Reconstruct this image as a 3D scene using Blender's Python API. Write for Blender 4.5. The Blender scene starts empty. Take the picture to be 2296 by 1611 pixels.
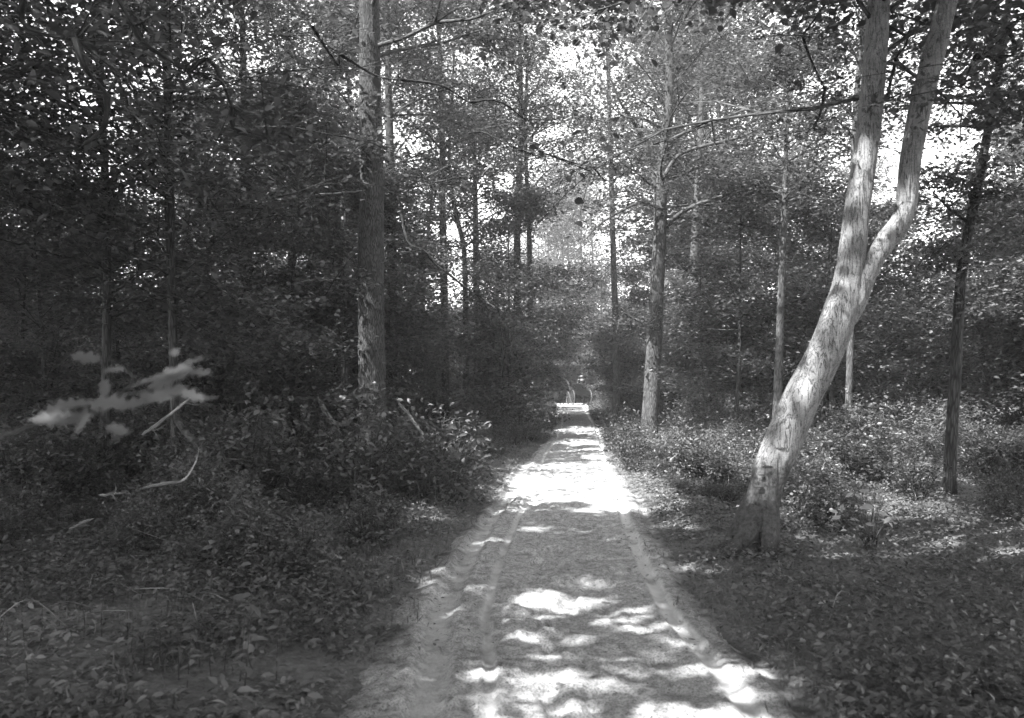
import bpy, math, random
import numpy as np
from mathutils import Vector, Matrix

SC = bpy.context.scene
COL = SC.collection
rad = math.radians

# ------------------------------------------------------------------ camera, world, sun, exposure
F = 1740.0            # focal length in units of the 2296 px wide layout grid
CX, HY, EYE = 1148.0, 862.0, 1.75
cam_d = bpy.data.cameras.new("camera")
cam = bpy.data.objects.new("camera", cam_d)
COL.objects.link(cam)
cam.location = (0, 0, EYE)
cam.rotation_euler = (rad(90), 0, 0)
cam_d.sensor_width = 36.0
cam_d.lens = 36.0 * F / 2296.0
cam_d.shift_y = (HY - 805.5) / 2296.0
cam_d.clip_start = 0.05
cam_d.clip_end = 2000.0
cam_d.dof.use_dof = True
cam_d.dof.focus_distance = 22.0
cam_d.dof.aperture_fstop = 2.6
SC.camera = cam

S = Vector((-0.60, -0.42, 0.90)).normalized()      # direction towards the sun
world = bpy.data.worlds.new("World")
SC.world = world
world.use_nodes = True
wn = world.node_tree.nodes; wl = world.node_tree.links
bg = wn["Background"]
sky = wn.new("ShaderNodeTexSky")
sky.sky_type = 'NISHITA'
sky.sun_disc = False
sky.sun_elevation = math.asin(S.z)
sky.sun_rotation = math.atan2(S.x, S.y)
bw = wn.new("ShaderNodeRGBToBW")                   # a black-and-white plate: sky light without colour
wl.new(sky.outputs[0], bw.inputs[0]); wl.new(bw.outputs[0], bg.inputs[0])
bg.inputs[1].default_value = 0.15

sun_d = bpy.data.lights.new("sun", 'SUN')
sun_d.energy = 3.6
sun_d.angle = rad(0.5)
sun_d.color = (1.0, 1.0, 1.0)
sun = bpy.data.objects.new("sun", sun_d)
COL.objects.link(sun)
sun.rotation_euler = (-S).to_track_quat('-Z', 'Y').to_euler()
sun.location = (-20, -15, 40)

SC.view_settings.view_transform = 'Standard'
SC.view_settings.look = 'None'
SC.view_settings.gamma = 1.0
SC.view_settings.exposure = 2.75
SC.cycles.max_bounces = 6
SC.cycles.diffuse_bounces = 4
SC.cycles.glossy_bounces = 2
SC.cycles.transmission_bounces = 3
SC.cycles.use_denoising = True

# ------------------------------------------------------------------ helpers
def at(px, py, d):
    return np.array([(px - CX) / F * d, d, EYE - (py - HY) / F * d])

def gnd(px, py):
    """ground point seen at a place of the layout grid"""
    d = EYE * F / (py - HY)
    return np.array([(px - CX) / F * d, d])

def tag(o, label=None, cat=None, group=None, kind=None):
    if label: o['label'] = label
    if cat: o['category'] = cat
    if group: o['group'] = group
    if kind: o['kind'] = kind
    return o

def empty(name, loc, rz=0.0):
    o = bpy.data.objects.new(name, None)
    o.empty_display_size = 0.2
    COL.objects.link(o)
    o.location = loc; o.rotation_euler = (0, 0, rz)
    return o

def copy_tree(o, parent=None):
    c = o.copy(); COL.objects.link(c)
    if parent is not None:
        c.parent = parent
    for ch in list(o.children):
        copy_tree(ch, c)
    return c
USED = set()

def mesh_arrays(name, V, Fa, mat, parent=None, uv=None, smooth=True):
    """V (n,3), Fa (m,k) all faces of the same size"""
    V = np.asarray(V, dtype=np.float32); Fa = np.asarray(Fa, dtype=np.int32)
    me = bpy.data.meshes.new(name)
    m, k = Fa.shape
    me.vertices.add(len(V)); me.vertices.foreach_set("co", V.ravel())
    me.loops.add(m * k); me.loops.foreach_set("vertex_index", Fa.ravel())
    me.polygons.add(m)
    me.polygons.foreach_set("loop_start", np.arange(0, m * k, k, dtype=np.int32))
    me.polygons.foreach_set("loop_total", np.full(m, k, dtype=np.int32))
    if smooth:
        me.polygons.foreach_set("use_smooth", np.ones(m, dtype=bool))
    if uv is not None:
        ul = me.uv_layers.new(name="UVMap")
        ul.data.foreach_set("uv", np.asarray(uv, dtype=np.float32)[Fa.ravel()].ravel())
    me.update(calc_edges=True)
    me.materials.append(mat)
    o = bpy.data.objects.new(name, me)
    COL.objects.link(o)
    if parent is not None:
        o.parent = parent
    return o

def hash2(ix, iy, seed=0):
    h = (ix.astype(np.int64) * 374761393 + iy.astype(np.int64) * 668265263 + seed * 1442695041) & 0x7fffffff
    h = ((h ^ (h >> 13)) * 1274126177) & 0x7fffffff
    h = (h ^ (h >> 16)) & 0xffff
    return h / 65535.0

def vnoise(x, y, seed=0):
    x = np.asarray(x, dtype=float); y = np.asarray(y, dtype=float)
    ix = np.floor(x); iy = np.floor(y); fx = x - ix; fy = y - iy
    fx = fx * fx * (3 - 2 * fx); fy = fy * fy * (3 - 2 * fy)
    a = hash2(ix, iy, seed); b = hash2(ix + 1, iy, seed); c = hash2(ix, iy + 1, seed); d = hash2(ix + 1, iy + 1, seed)
    return (a * (1 - fx) + b * fx) * (1 - fy) + (c * (1 - fx) + d * fx) * fy

def fbm(x, y, sc, oct=4, seed=0):
    v = 0; a = 0.5; t = 0
    for i in range(oct):
        v = v + a * vnoise(np.asarray(x) * sc, np.asarray(y) * sc, seed + i * 17); t += a
        a *= 0.5; sc *= 2.07
    return v / t

class Wood:
    """collects tubes"""
    def __init__(s):
        s.V = []; s.F = []; s.U = []; s.n = 0
    def tube(s, P, R, seg=8, bump=None, flare=0.0, cap=True):
        P = np.asarray(P, float); R = np.asarray(R, float); n = len(P)
        T = np.gradient(P, axis=0); T /= np.linalg.norm(T, axis=1)[:, None] + 1e-9
        ref = np.array([0, 1, 0]) if abs(T[0][1]) < 0.8 else np.array([1, 0, 0])
        A = np.cross(T, ref); A /= np.linalg.norm(A, axis=1)[:, None] + 1e-9
        B = np.cross(T, A)
        th = np.linspace(0, 2 * np.pi, seg + 1)
        L = np.concatenate([[0], np.cumsum(np.linalg.norm(np.diff(P, axis=0), axis=1))])
        rr = R[:, None] * np.ones(seg + 1)[None]
        if bump is not None:
            rr = rr + bump(th[None, :] * np.ones((n, 1)), L[:, None] * np.ones((1, seg + 1)), rr)
            rr[:, -1] = rr[:, 0]
        X = P[:, None, :] + rr[..., None] * (np.cos(th)[None, :, None] * A[:, None, :] + np.sin(th)[None, :, None] * B[:, None, :])
        V = X.reshape(-1, 3)
        U = np.stack([np.broadcast_to(th[None] * max(R[0], .01), (n, seg + 1)), np.broadcast_to(L[:, None], (n, seg + 1))], -1).reshape(-1, 2)
        i = np.arange(n - 1)[:, None]; j = np.arange(seg)[None]
        a = i * (seg + 1) + j
        Fq = np.stack([a, a + 1, a + seg + 2, a + seg + 1], -1).reshape(-1, 4) + s.n
        s.V.append(V); s.U.append(U); s.F.append(Fq); s.n += len(V)
        if cap:   # end disc as a fan folded into quads
            c0 = s.n
            s.V.append(P[-1][None]); s.U.append(np.array([[0., 0.]])); s.n += 1
            base = c0 - (seg + 1)
            jj = np.arange(0, seg - 1, 2)
            s.F.append(np.stack([base + jj, base + jj + 1, base + jj + 2, np.full(len(jj), c0)], -1))
    def obj(s, name, mat, parent=None):
        return mesh_arrays(name, np.concatenate(s.V), np.concatenate(s.F), mat, parent, np.concatenate(s.U))

def smooth_path(pts, n):
    """Catmull-Rom through pts (k,c), n samples"""
    P = np.asarray(pts, float); k = len(P)
    if k < 3:
        t = np.linspace(0, 1, n)[:, None]; return P[0] * (1 - t) + P[-1] * t
    Q = np.vstack([2 * P[0] - P[1], P, 2 * P[-1] - P[-2]])
    out = []
    for u in np.linspace(0, k - 1 - 1e-6, n):
        i = int(u); t = u - i
        p0, p1, p2, p3 = Q[i], Q[i + 1], Q[i + 2], Q[i + 3]
        out.append(0.5 * (2 * p1 + (p2 - p0) * t + (2 * p0 - 5 * p1 + 4 * p2 - p3) * t * t + (3 * p1 - p0 - 3 * p2 + p3) * t ** 3))
    return np.array(out)

# ---- leaves
LEAF_SIMPLE = (np.array([[0, 0, 0], [.42, .5, .10], [1, 0, -.05], [.42, -.5, .10]]),
               np.array([[0, 1, 2], [0, 2, 3]]))
LEAF_OVAL = (np.array([[0, 0, 0], [.25, .38, .07], [.6, .45, .08], [1, 0, -.10], [.6, -.45, .08], [.25, -.38, .07], [.45, 0, 0]]),
             np.array([[0, 6, 1], [1, 6, 2], [2, 6, 3], [0, 5, 6], [5, 4, 6], [4, 3, 6]]))
_lob = [(0, 0), (.12, .10), (.20, .34), (.30, .16), (.44, .46), (.56, .18), (.74, .36), (.82, .14), (1, 0)]
_lv = [(x, y, .10 * y) for x, y in _lob] + [(x, -y, .10 * y) for x, y in _lob[1:-1]] + [(x, 0, -.04 * x) for x in (.2, .44, .74)]
_m = [16, 17, 18]
def _half(s):
    e = [0] + [i if s > 0 else i + 8 for i in range(1, 8)] + [8]
    mid = [0, 16, 16, 16, 17, 17, 18, 18, 8]
    fs = []
    for i in range(8):
        a, b = e[i], e[i + 1]; m0, m1 = mid[i], mid[i + 1]
        for tri in ((a, b, m1), (a, m1, m0)):
            if len(set(tri)) == 3:
                fs.append(tri if s < 0 else tri[::-1])
    return fs
LEAF_OAK = (np.array(_lv), np.array(_half(1) + _half(-1)))

def leaf_mesh(name, C, L, rng, mat, parent=None, shape=LEAF_SIMPLE, width=.74, tilt=.45, up=None, T=None):
    """C (n,3) leaf bases, L (n,) lengths"""
    n = len(C)
    az = rng.uniform(0, 2 * np.pi, n)
    N = np.stack([rng.normal(0, tilt, n), rng.normal(0, tilt, n), np.ones(n)], -1)
    if up is not None: N = N + up
    N /= np.linalg.norm(N, axis=1)[:, None]
    if T is None:
        T = np.stack([np.cos(az), np.sin(az), rng.normal(-.15, .25, n)], -1)
    T = T - (T * N).sum(1)[:, None] * N
    T /= np.linalg.norm(T, axis=1)[:, None] + 1e-9
    B = np.cross(N, T)
    sv, sf = shape
    k = len(sv)
    w = width * rng.uniform(.75, 1.25, n)
    V = (C[:, None, :] + (sv[None, :, 0] * L[:, None])[..., None] * T[:, None]
         + (sv[None, :, 1] * (L * w)[:, None] * 2)[..., None] * B[:, None] * .5 * 2 * .5
         + (sv[None, :, 2] * L[:, None])[..., None] * N[:, None]).reshape(-1, 3)
    Fa = (sf[None] + (np.arange(n) * k)[:, None, None]).reshape(-1, 3)
    return mesh_arrays(name, V, Fa, mat, parent, smooth=False)

# ------------------------------------------------------------------ materials (a monochrome plate: every colour is a grey)
def newmat(name):
    m = bpy.data.materials.new(name); m.use_nodes = True
    nt = m.node_tree
    return m, nt, nt.nodes["Principled BSDF"], nt.nodes["Material Output"]

def node(nt, typ, **kw):
    n = nt.nodes.new(typ)
    for k, v in kw.items():
        if k.startswith('i_'):
            n.inputs[k[2:].replace('_', ' ')].default_value = v
        else:
            setattr(n, k, v)
    return n

def ramp(nt, src, stops):
    r = nt.nodes.new("ShaderNodeValToRGB")
    el = r.color_ramp.elements
    while len(el) < len(stops): el.new(0.5)
    for e, (p, v) in zip(el, stops):
        e.position = p; e.color = (v, v, v, 1)
    nt.links.new(src, r.inputs[0])
    return r

def leaf_mat(name, lo, hi, rough=.42, spec=.5, trans=.30):
    m, nt, p, out = newmat(name)
    g = nt.nodes.new("ShaderNodeNewGeometry")
    r = ramp(nt, g.outputs["Random Per Island"], [(0, lo), (.7, (lo + hi) / 2), (1, hi)])
    nt.links.new(r.outputs[0], p.inputs["Base Color"])
    p.inputs["Roughness"].default_value = rough
    p.inputs["Specular IOR Level"].default_value = spec
    tr = nt.nodes.new("ShaderNodeBsdfTranslucent")
    nt.links.new(r.outputs[0], tr.inputs[0])
    mx = nt.nodes.new("ShaderNodeMixShader"); mx.inputs[0].default_value = trans
    nt.links.new(p.outputs[0], mx.inputs[1]); nt.links.new(tr.outputs[0], mx.inputs[2])
    nt.links.new(mx.outputs[0], out.inputs[0])
    return m

def bark_mat(name, lo, hi, ridge=30.0, along=4.0, bump=.6, patch=None, fiss=None, iso=False):
    m, nt, p, out = newmat(name)
    uv = nt.nodes.new("ShaderNodeUVMap")
    mp = node(nt, "ShaderNodeMapping"); mp.inputs["Scale"].default_value = (ridge, along, 1)
    nt.links.new(uv.outputs[0], mp.inputs[0])
    n1 = node(nt, "ShaderNodeTexNoise", i_Scale=1.0, i_Detail=6.0, i_Roughness=.65, i_Distortion=.6)
    if iso:
        oc_ = nt.nodes.new("ShaderNodeTexCoord"); mp.inputs["Scale"].default_value = (ridge, ridge, along); nt.links.new(oc_.outputs["Object"], mp.inputs[0])
    nt.links.new(mp.outputs[0], n1.inputs[0])
    v = node(nt, "ShaderNodeTexVoronoi", feature='DISTANCE_TO_EDGE', i_Scale=.8)
    nt.links.new(mp.outputs[0], v.inputs[0])
    mul = node(nt, "ShaderNodeMath", operation='MULTIPLY')
    if iso: nt.links.new(oc_.outputs["Object"], v.inputs[0]); v.inputs["Scale"].default_value = .01
    rv = ramp(nt, v.outputs["Distance"], [(0, .15), (.18, 1)])
    nt.links.new(n1.outputs[0], mul.inputs[0]); nt.links.new(rv.outputs[0], mul.inputs[1])
    if fiss is not None:
        src = rv.outputs[0]
        # smooth bark with sparse long fissures and mottled patches
        oc0 = nt.nodes.new("ShaderNodeTexCoord")
        mp2 = node(nt, "ShaderNodeMapping"); mp2.inputs["Scale"].default_value = (20, 20, 2.4); mp2.inputs["Rotation"].default_value = (0, rad(-20), 0)
        nt.links.new(oc0.outputs["Object"], mp2.inputs[0])
        n2 = node(nt, "ShaderNodeTexNoise", i_Scale=1.0, i_Detail=5.0, i_Roughness=.6, i_Distortion=1.2)
        nt.links.new(mp2.outputs[0], n2.inputs[0])
        ridged = node(nt, "ShaderNodeMath", operation='SUBTRACT'); ridged.inputs[1].default_value = .5
        nt.links.new(n2.outputs[0], ridged.inputs[0])
        ab = node(nt, "ShaderNodeMath", operation='ABSOLUTE'); nt.links.new(ridged.outputs[0], ab.inputs[0])
        crack = ramp(nt, ab.outputs[0], [(0, .16), (.012, .5), (.026, .93), (.05, 1)])
        n3 = node(nt, "ShaderNodeTexNoise", i_Scale=6.0, i_Detail=6.0, i_Roughness=.7)
        nt.links.new(oc0.outputs["Object"], n3.inputs[0])
        blot = ramp(nt, n3.outputs[0], [(.38, lo), (.50, (lo + hi) / 2), (.62, hi)])
        n4 = node(nt, "ShaderNodeTexNoise", i_Scale=70.0, i_Detail=3.0)
        nt.links.new(oc0.outputs["Object"], n4.inputs[0])
        fine = ramp(nt, n4.outputs[0], [(.3, .7), (.65, 1.1)])
        a = node(nt, "ShaderNodeMix", data_type='RGBA', blend_type='MULTIPLY'); a.inputs[0].default_value = 1
        nt.links.new(blot.outputs[0], a.inputs[6]); nt.links.new(crack.outputs[0], a.inputs[7])
        b = node(nt, "ShaderNodeMix", data_type='RGBA', blend_type='MULTIPLY'); b.inputs[0].default_value = 1
        nt.links.new(a.outputs[2], b.inputs[6]); nt.links.new(fine.outputs[0], b.inputs[7])
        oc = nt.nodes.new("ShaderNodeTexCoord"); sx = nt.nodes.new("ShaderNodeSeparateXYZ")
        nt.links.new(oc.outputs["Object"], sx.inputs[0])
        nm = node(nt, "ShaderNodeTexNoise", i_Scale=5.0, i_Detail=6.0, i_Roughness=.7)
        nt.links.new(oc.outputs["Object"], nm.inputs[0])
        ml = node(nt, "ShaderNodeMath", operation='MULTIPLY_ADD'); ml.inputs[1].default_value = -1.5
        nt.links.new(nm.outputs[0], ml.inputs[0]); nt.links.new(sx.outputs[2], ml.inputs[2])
        foot = ramp(nt, ml.outputs[0], [(0, 0), (.22, 1)])       # moss and rough bark low down, coloured darker for the shade there
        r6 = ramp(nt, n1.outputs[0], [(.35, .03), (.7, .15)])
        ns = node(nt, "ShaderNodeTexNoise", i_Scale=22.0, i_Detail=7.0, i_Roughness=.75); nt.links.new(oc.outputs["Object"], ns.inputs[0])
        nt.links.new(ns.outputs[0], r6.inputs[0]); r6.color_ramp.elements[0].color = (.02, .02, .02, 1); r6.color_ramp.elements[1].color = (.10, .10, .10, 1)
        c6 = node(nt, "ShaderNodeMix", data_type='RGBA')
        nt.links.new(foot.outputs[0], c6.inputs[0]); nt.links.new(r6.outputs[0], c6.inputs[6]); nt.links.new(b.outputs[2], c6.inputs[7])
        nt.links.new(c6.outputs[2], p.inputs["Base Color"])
        bsrc = crack.outputs[0]
    else:
        r = ramp(nt, mul.outputs[0], [(.08, lo * .5), (.30, lo), (.60, hi)])
        n5 = node(nt, "ShaderNodeTexNoise", i_Scale=2.5, i_Detail=3.0)
        nt.links.new(uv.outputs[0], n5.inputs[0])
        big = ramp(nt, n5.outputs[0], [(.35, .72), (.65, 1.2)])
        a = node(nt, "ShaderNodeMix", data_type='RGBA', blend_type='MULTIPLY'); a.inputs[0].default_value = 1
        nt.links.new(r.outputs[0], a.inputs[6]); nt.links.new(big.outputs[0], a.inputs[7])
        nt.links.new(a.outputs[2], p.inputs["Base Color"])
        bsrc = mul.outputs[0]
    bp = node(nt, "ShaderNodeBump"); bp.inputs["Strength"].default_value = bump; bp.inputs["Distance"].default_value = .02
    nt.links.new(bsrc, bp.inputs["Height"]); nt.links.new(bp.outputs[0], p.inputs["Normal"])
    p.inputs["Roughness"].default_value = .85
    p.inputs["Specular IOR Level"].default_value = .25
    return m

def ground_mat(name, lo, hi, scale, bump, speck=None, dist=.03):
    m, nt, p, out = newmat(name)
    tc = nt.nodes.new("ShaderNodeTexCoord")
    n1 = node(nt, "ShaderNodeTexNoise", i_Scale=scale, i_Detail=8.0, i_Roughness=.7)
    n2 = node(nt, "ShaderNodeTexNoise", i_Scale=scale * .12, i_Detail=4.0)
    n3 = node(nt, "ShaderNodeTexVoronoi", i_Scale=scale * 2.2)
    for n in (n1, n2, n3): nt.links.new(tc.outputs["Object"], n.inputs[0])
    r1 = ramp(nt, n1.outputs[0], [(.32, lo), (.68, hi)])
    r2 = ramp(nt, n2.outputs[0], [(.35, .78), (.65, 1.12)])
    a = node(nt, "ShaderNodeMix", data_type='RGBA', blend_type='MULTIPLY'); a.inputs[0].default_value = 1
    nt.links.new(r1.outputs[0], a.inputs[6]); nt.links.new(r2.outputs[0], a.inputs[7])
    col = a.outputs[2]
    if speck:
        n4 = node(nt, "ShaderNodeTexNoise", i_Scale=speck, i_Detail=5.0, i_Roughness=.75)
        nt.links.new(tc.outputs["Object"], n4.inputs[0])
        r4 = ramp(nt, n4.outputs[0], [(.30, .35), (.42, .9), (.5, 1)])
        b = node(nt, "ShaderNodeMix", data_type='RGBA', blend_type='MULTIPLY'); b.inputs[0].default_value = 1
        nt.links.new(col, b.inputs[6]); nt.links.new(r4.outputs[0], b.inputs[7]); col = b.outputs[2]
    nt.links.new(col, p.inputs["Base Color"])
    add = node(nt, "ShaderNodeMath", operation='ADD')
    nt.links.new(n1.outputs[0], add.inputs[0]); nt.links.new(n3.outputs["Distance"], add.inputs[1])
    bp = node(nt, "ShaderNodeBump"); bp.inputs["Strength"].default_value = bump; bp.inputs["Distance"].default_value = dist
    nt.links.new(add.outputs[0], bp.inputs["Height"]); nt.links.new(bp.outputs[0], p.inputs["Normal"])
    p.inputs["Roughness"].default_value = .95
    p.inputs["Specular IOR Level"].default_value = .15
    return m

def sand_mat():
    m, nt, p, out = newmat("sand_road")
    tc = nt.nodes.new("ShaderNodeTexCoord")
    def nz(sc, det=6.0, ro=.7):
        n = node(nt, "ShaderNodeTexNoise", i_Scale=sc, i_Detail=det, i_Roughness=ro); nt.links.new(tc.outputs["Object"], n.inputs[0]); return n.outputs[0]
    def mul(a, b):
        x_ = node(nt, "ShaderNodeMix", data_type='RGBA', blend_type='MULTIPLY'); x_.inputs[0].default_value = 1
        nt.links.new(a, x_.inputs[6]); nt.links.new(b, x_.inputs[7]); return x_.outputs[2]
    fine, mid_, big, deb = nz(75), nz(14), nz(1.7, 5.0), nz(26, 7.0, .78)
    churn = mul(mul(ramp(nt, fine, [(.38, .48), (.54, 1.10)]).outputs[0], ramp(nt, mid_, [(.38, .62), (.58, 1.08)]).outputs[0]),
                mul(ramp(nt, big, [(.36, .80), (.62, 1.05)]).outputs[0], ramp(nt, deb, [(.35, .30), (.43, .9), (.5, 1)]).outputs[0]))
    att = nt.nodes.new("ShaderNodeAttribute"); att.attribute_name = "packed"
    sm = ramp(nt, mid_, [(.3, 1.32), (.7, 1.6)])
    mx = node(nt, "ShaderNodeMix", data_type='RGBA'); nt.links.new(att.outputs["Fac"], mx.inputs[0]); nt.links.new(churn, mx.inputs[6]); nt.links.new(sm.outputs[0], mx.inputs[7])
    base = nt.nodes.new("ShaderNodeRGB"); base.outputs[0].default_value = (.44, .44, .44, 1)
    at2 = nt.nodes.new("ShaderNodeAttribute"); at2.attribute_name = "mould"
    so = ramp(nt, mid_, [(.35, .05), (.65, .17)]); fin = node(nt, "ShaderNodeMix", data_type='RGBA')
    nt.links.new(at2.outputs["Fac"], fin.inputs[0]); nt.links.new(mul(base.outputs[0], mx.outputs[2]), fin.inputs[6]); nt.links.new(so.outputs[0], fin.inputs[7])
    nt.links.new(fin.outputs[2], p.inputs["Base Color"])
    add = node(nt, "ShaderNodeMath", operation='MULTIPLY_ADD'); add.inputs[1].default_value = .35
    nt.links.new(fine, add.inputs[0]); nt.links.new(mid_, add.inputs[2])
    bp = node(nt, "ShaderNodeBump"); bp.inputs["Distance"].default_value = .03; bp.inputs["Strength"].default_value = .9
    nt.links.new(add.outputs[0], bp.inputs["Height"]); nt.links.new(bp.outputs[0], p.inputs["Normal"])
    p.inputs["Roughness"].default_value = .95; p.inputs["Specular IOR Level"].default_value = .1
    return m

def plain_mat(name, v, rough=.7, spec=.3, var=.25, scale=12.0):
    m, nt, p, out = newmat(name)
    tc = nt.nodes.new("ShaderNodeTexCoord")
    n1 = node(nt, "ShaderNodeTexNoise", i_Scale=scale, i_Detail=4.0)
    nt.links.new(tc.outputs["Object"], n1.inputs[0])
    r1 = ramp(nt, n1.outputs[0], [(.3, v * (1 - var)), (.7, v * (1 + var))])
    nt.links.new(r1.outputs[0], p.inputs["Base Color"])
    p.inputs["Roughness"].default_value = rough
    p.inputs["Specular IOR Level"].default_value = spec
    return m

M = dict(
    leaf=leaf_mat("leaf_green", .055, .15, trans=.32),
    leaf_far=leaf_mat("leaf_far", .06, .16, trans=.32),
    leaf_near=leaf_mat("leaf_near", .10, .17, rough=.5, trans=.35),
    leaf_shrub=leaf_mat("leaf_shrub", .055, .15, trans=.32),
    leaf_pale=leaf_mat("leaf_pale", .26, .42, rough=.5, spec=.3, trans=.3),
    litter=leaf_mat("dead_leaf", .10, .27, rough=.8, spec=.2, trans=.1),
    grass=leaf_mat("grass_blade", .10, .22, rough=.6, spec=.3),
    bark_oak=bark_mat("bark_oak", .035, .105, 30, 8, 1.0),
    bark=bark_mat("bark_grey", .03, .08, 30, 5, .7),
    bark_mid=bark_mat("bark_mid", .05, .13, 34, 6, .8),
    bark_smooth=bark_mat("bark_smooth", .17, .26, 30, 4, .6, fiss=True),
    bark_base=bark_mat("bark_base", .04, .13, 20, 14, .8, iso=True),
    twig=bark_mat("dead_wood", .18, .38, 20, 3, .4),
    wood_dull=bark_mat("rotten_wood", .05, .12, 20, 3, .6),
    soil=ground_mat("forest_floor", .08, .19, 14, .8),
    sand=sand_mat(),
    black=plain_mat("black_paint", .010, .6, .12),
    wheel=plain_mat("wheel_wood", .035, .6, .2),
    rim=plain_mat("wheel_rim", .09, .5, .3),
    cloth=plain_mat("dark_cloth", .012, .9, .05),
    shirt=plain_mat("light_cloth", .35, .9, .1),
    straw=plain_mat("straw", .22, .8, .2, .1),
    skin=plain_mat("skin", .2, .6, .4, .06),
    hair=plain_mat("hair", .04, .6, .4),
    horse=plain_mat("horse_coat", .014, .6, .15),
    mane=plain_mat("mane", .02, .6, .3),
    bark_log=bark_mat("log_bark", .10, .25, 20, 4, .6),
    split=plain_mat("split_wood", .5, .8, .2, .3, 25),
    fungus=plain_mat("fungus", .05, .8, .2),
)

# ------------------------------------------------------------------ the road's line and the sun's gaps in the canopy
_rd = np.array([-20, 2.0, 4.53, 5.8, 7.3, 10.1, 12.1, 15.4, 19.3, 24.8, 34.6, 48, 64, 80, 110])
_rx = np.array([.36, .36, .37, .30, .39, .64, .85, 1.04, 1.38, 2.0, 2.85, 3.75, 5.0, 5.8, 7.0])
_rh = np.array([1.34, 1.34, 1.34, 1.30, 1.28, 1.24, 1.22, 1.16, 1.08, 1.0, 1.02, 1.2, 1.5, 1.4, 1.0])
def road_x(d): return np.interp(d, _rd, _rx)
def road_h(d): return np.interp(d, _rd, _rh)      # half width

LIT = []          # ellipses on the ground: x, y, rx, ry  (the sun reaches them through gaps in the crowns)
def litP(x0, y0, x1, y1, k=1.0):
    a = gnd(x0, y1); b = gnd(x1, y1); c = gnd(x0, y0); e = gnd(x1, y0)
    P = np.array([a, b, c, e]); lo = P.min(0); hi = P.max(0); ce = (lo + hi) / 2
    LIT.append((ce[0], ce[1], (hi[0] - lo[0]) / 2 * k, (hi[1] - lo[1]) / 2 * k))
def litW(p, r):
    g = (p[0] - S.x / S.z * p[2], p[1] - S.y / S.z * p[2])
    LIT.append((g[0], g[1], r, r))
litP(1130, 1335, 1450, 1405, 1.15); litP(1090, 1415, 1330, 1455, 1.1); litP(1380, 1400, 1560, 1440)
litP(1080, 1475, 1480, 1560, 1.25); litP(960, 1360, 1060, 1400); litP(1450, 1440, 1620, 1500); litP(1010, 1555, 1600, 1700); litP(1270, 1295, 1400, 1318)
litP(1560, 1270, 1660, 1300, 1.1); litP(860, 1400, 1000, 1430); litP(880, 1480, 1010, 1540)
litP(1130, 1040, 1440, 1125, 1.15); litP(1260, 1060, 1420, 1150); litP(1100, 1100, 1300, 1130); pass
litP(1150, 1178, 1240, 1200); litP(1440, 1110, 1530, 1150)
litP(1240, 985, 1340, 1000); litP(1260, 955, 1380, 975); litP(1200, 1005, 1380, 1020)
litP(1235, 925, 1290, 945); litP(1300, 1010, 1370, 1032)
litP(1400, 1035, 1640, 1110, 1.0); litP(1420, 990, 1560, 1040); LIT.append((5.5, 21.0, 1.6, 1.2))
litP(1740, 1150, 1890, 1230); litP(1900, 1218, 2040, 1245, .8); litP(1880, 1080, 2010, 1190, .8)
litP(900, 1155, 1040, 1180)
for (x, y) in [(1725, 1080), (1750, 1020), (1775, 960), (1800, 900), (1830, 840), (1860, 775), (1885, 710), (1900, 650), (1905, 590), (1912, 530), (1918, 490), (1945, 620), (1970, 570), (2000, 520)]:
    litW(at(x, y, 8.06), .52)
for (x, y) in [(835, 700), (832, 745), (826, 790), (820, 830), (815, 870), (808, 910), (806, 950)]:
    litW(at(x, y, 16.4), .42)
for (x, y) in [(1462, 800), (1458, 860), (1452, 920)]:
    litW(at(x, y, 24.6), .3)
for (x, y) in [(900, 930), (940, 960), (870, 1050)]:
    litW(at(x, y, 16), .3)
for (x, y) in [(1040, 885), (1060, 890), (1055, 915)]:
    litW(at(x, y, 30.0), .5)
for (x, y) in [(768, 420), (769, 480), (770, 540)]:
    litW(at(x, y, 20), .3)
for (x, y) in [(1560, 460), (1650, 430), (1740, 400), (1600, 330), (1680, 315)]:
    litW(at(x, y, 24.5), .4)
LIT = np.array(LIT)
SHADE = []        # where the crowns stay closed: the upper stems and the mossy foot of the leaning tree
for (x, y, r) in [(1948, 320, .5), (1955, 200, .5), (1962, 100, .5), (1970, 0, .5), (2040, 400, .45), (2055, 300, .5), (2080, 180, .5), (2105, 80, .5), (2120, 0, .5), (1700, 1180, .3), (1690, 1230, .3), (1680, 1130, .25)] :
    p = at(x, y, 8.06); SHADE.append((p[0] - S.x / S.z * p[2], p[1] - S.y / S.z * p[2], r))

def lit_mask(G):
    """True where the sun should come through"""
    x, y = G[:, 0], G[:, 1]
    wob = (fbm(x, y, 2.6, 4, 5) - .5) * 1.35
    m = np.zeros(len(x), bool)
    for ex, ey, rx, ry in LIT:
        q = ((x - ex) / rx) ** 2 + ((y - ey) / ry) ** 2
        m |= q < 1.0 + 1.3 * wob
    m2 = fbm(x, y * .8, .9, 3, 91) > .735
    onroad = np.abs(x - road_x(y)) < road_h(y) + .3
    m2 |= onroad & (fbm(x * .8, y * 1.2, 2.3, 3, 47) > .66)
    for ex, ey, r in SHADE: m2 &= np.hypot(x - ex, y - ey) > r
    return m | (m2 & (y < 30))

def sun_cull(C, rng):
    G = C[:, :2] - np.outer(C[:, 2], [S.x / S.z, S.y / S.z])
    return ~(lit_mask(G) & (rng.random(len(C)) < .96))

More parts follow.
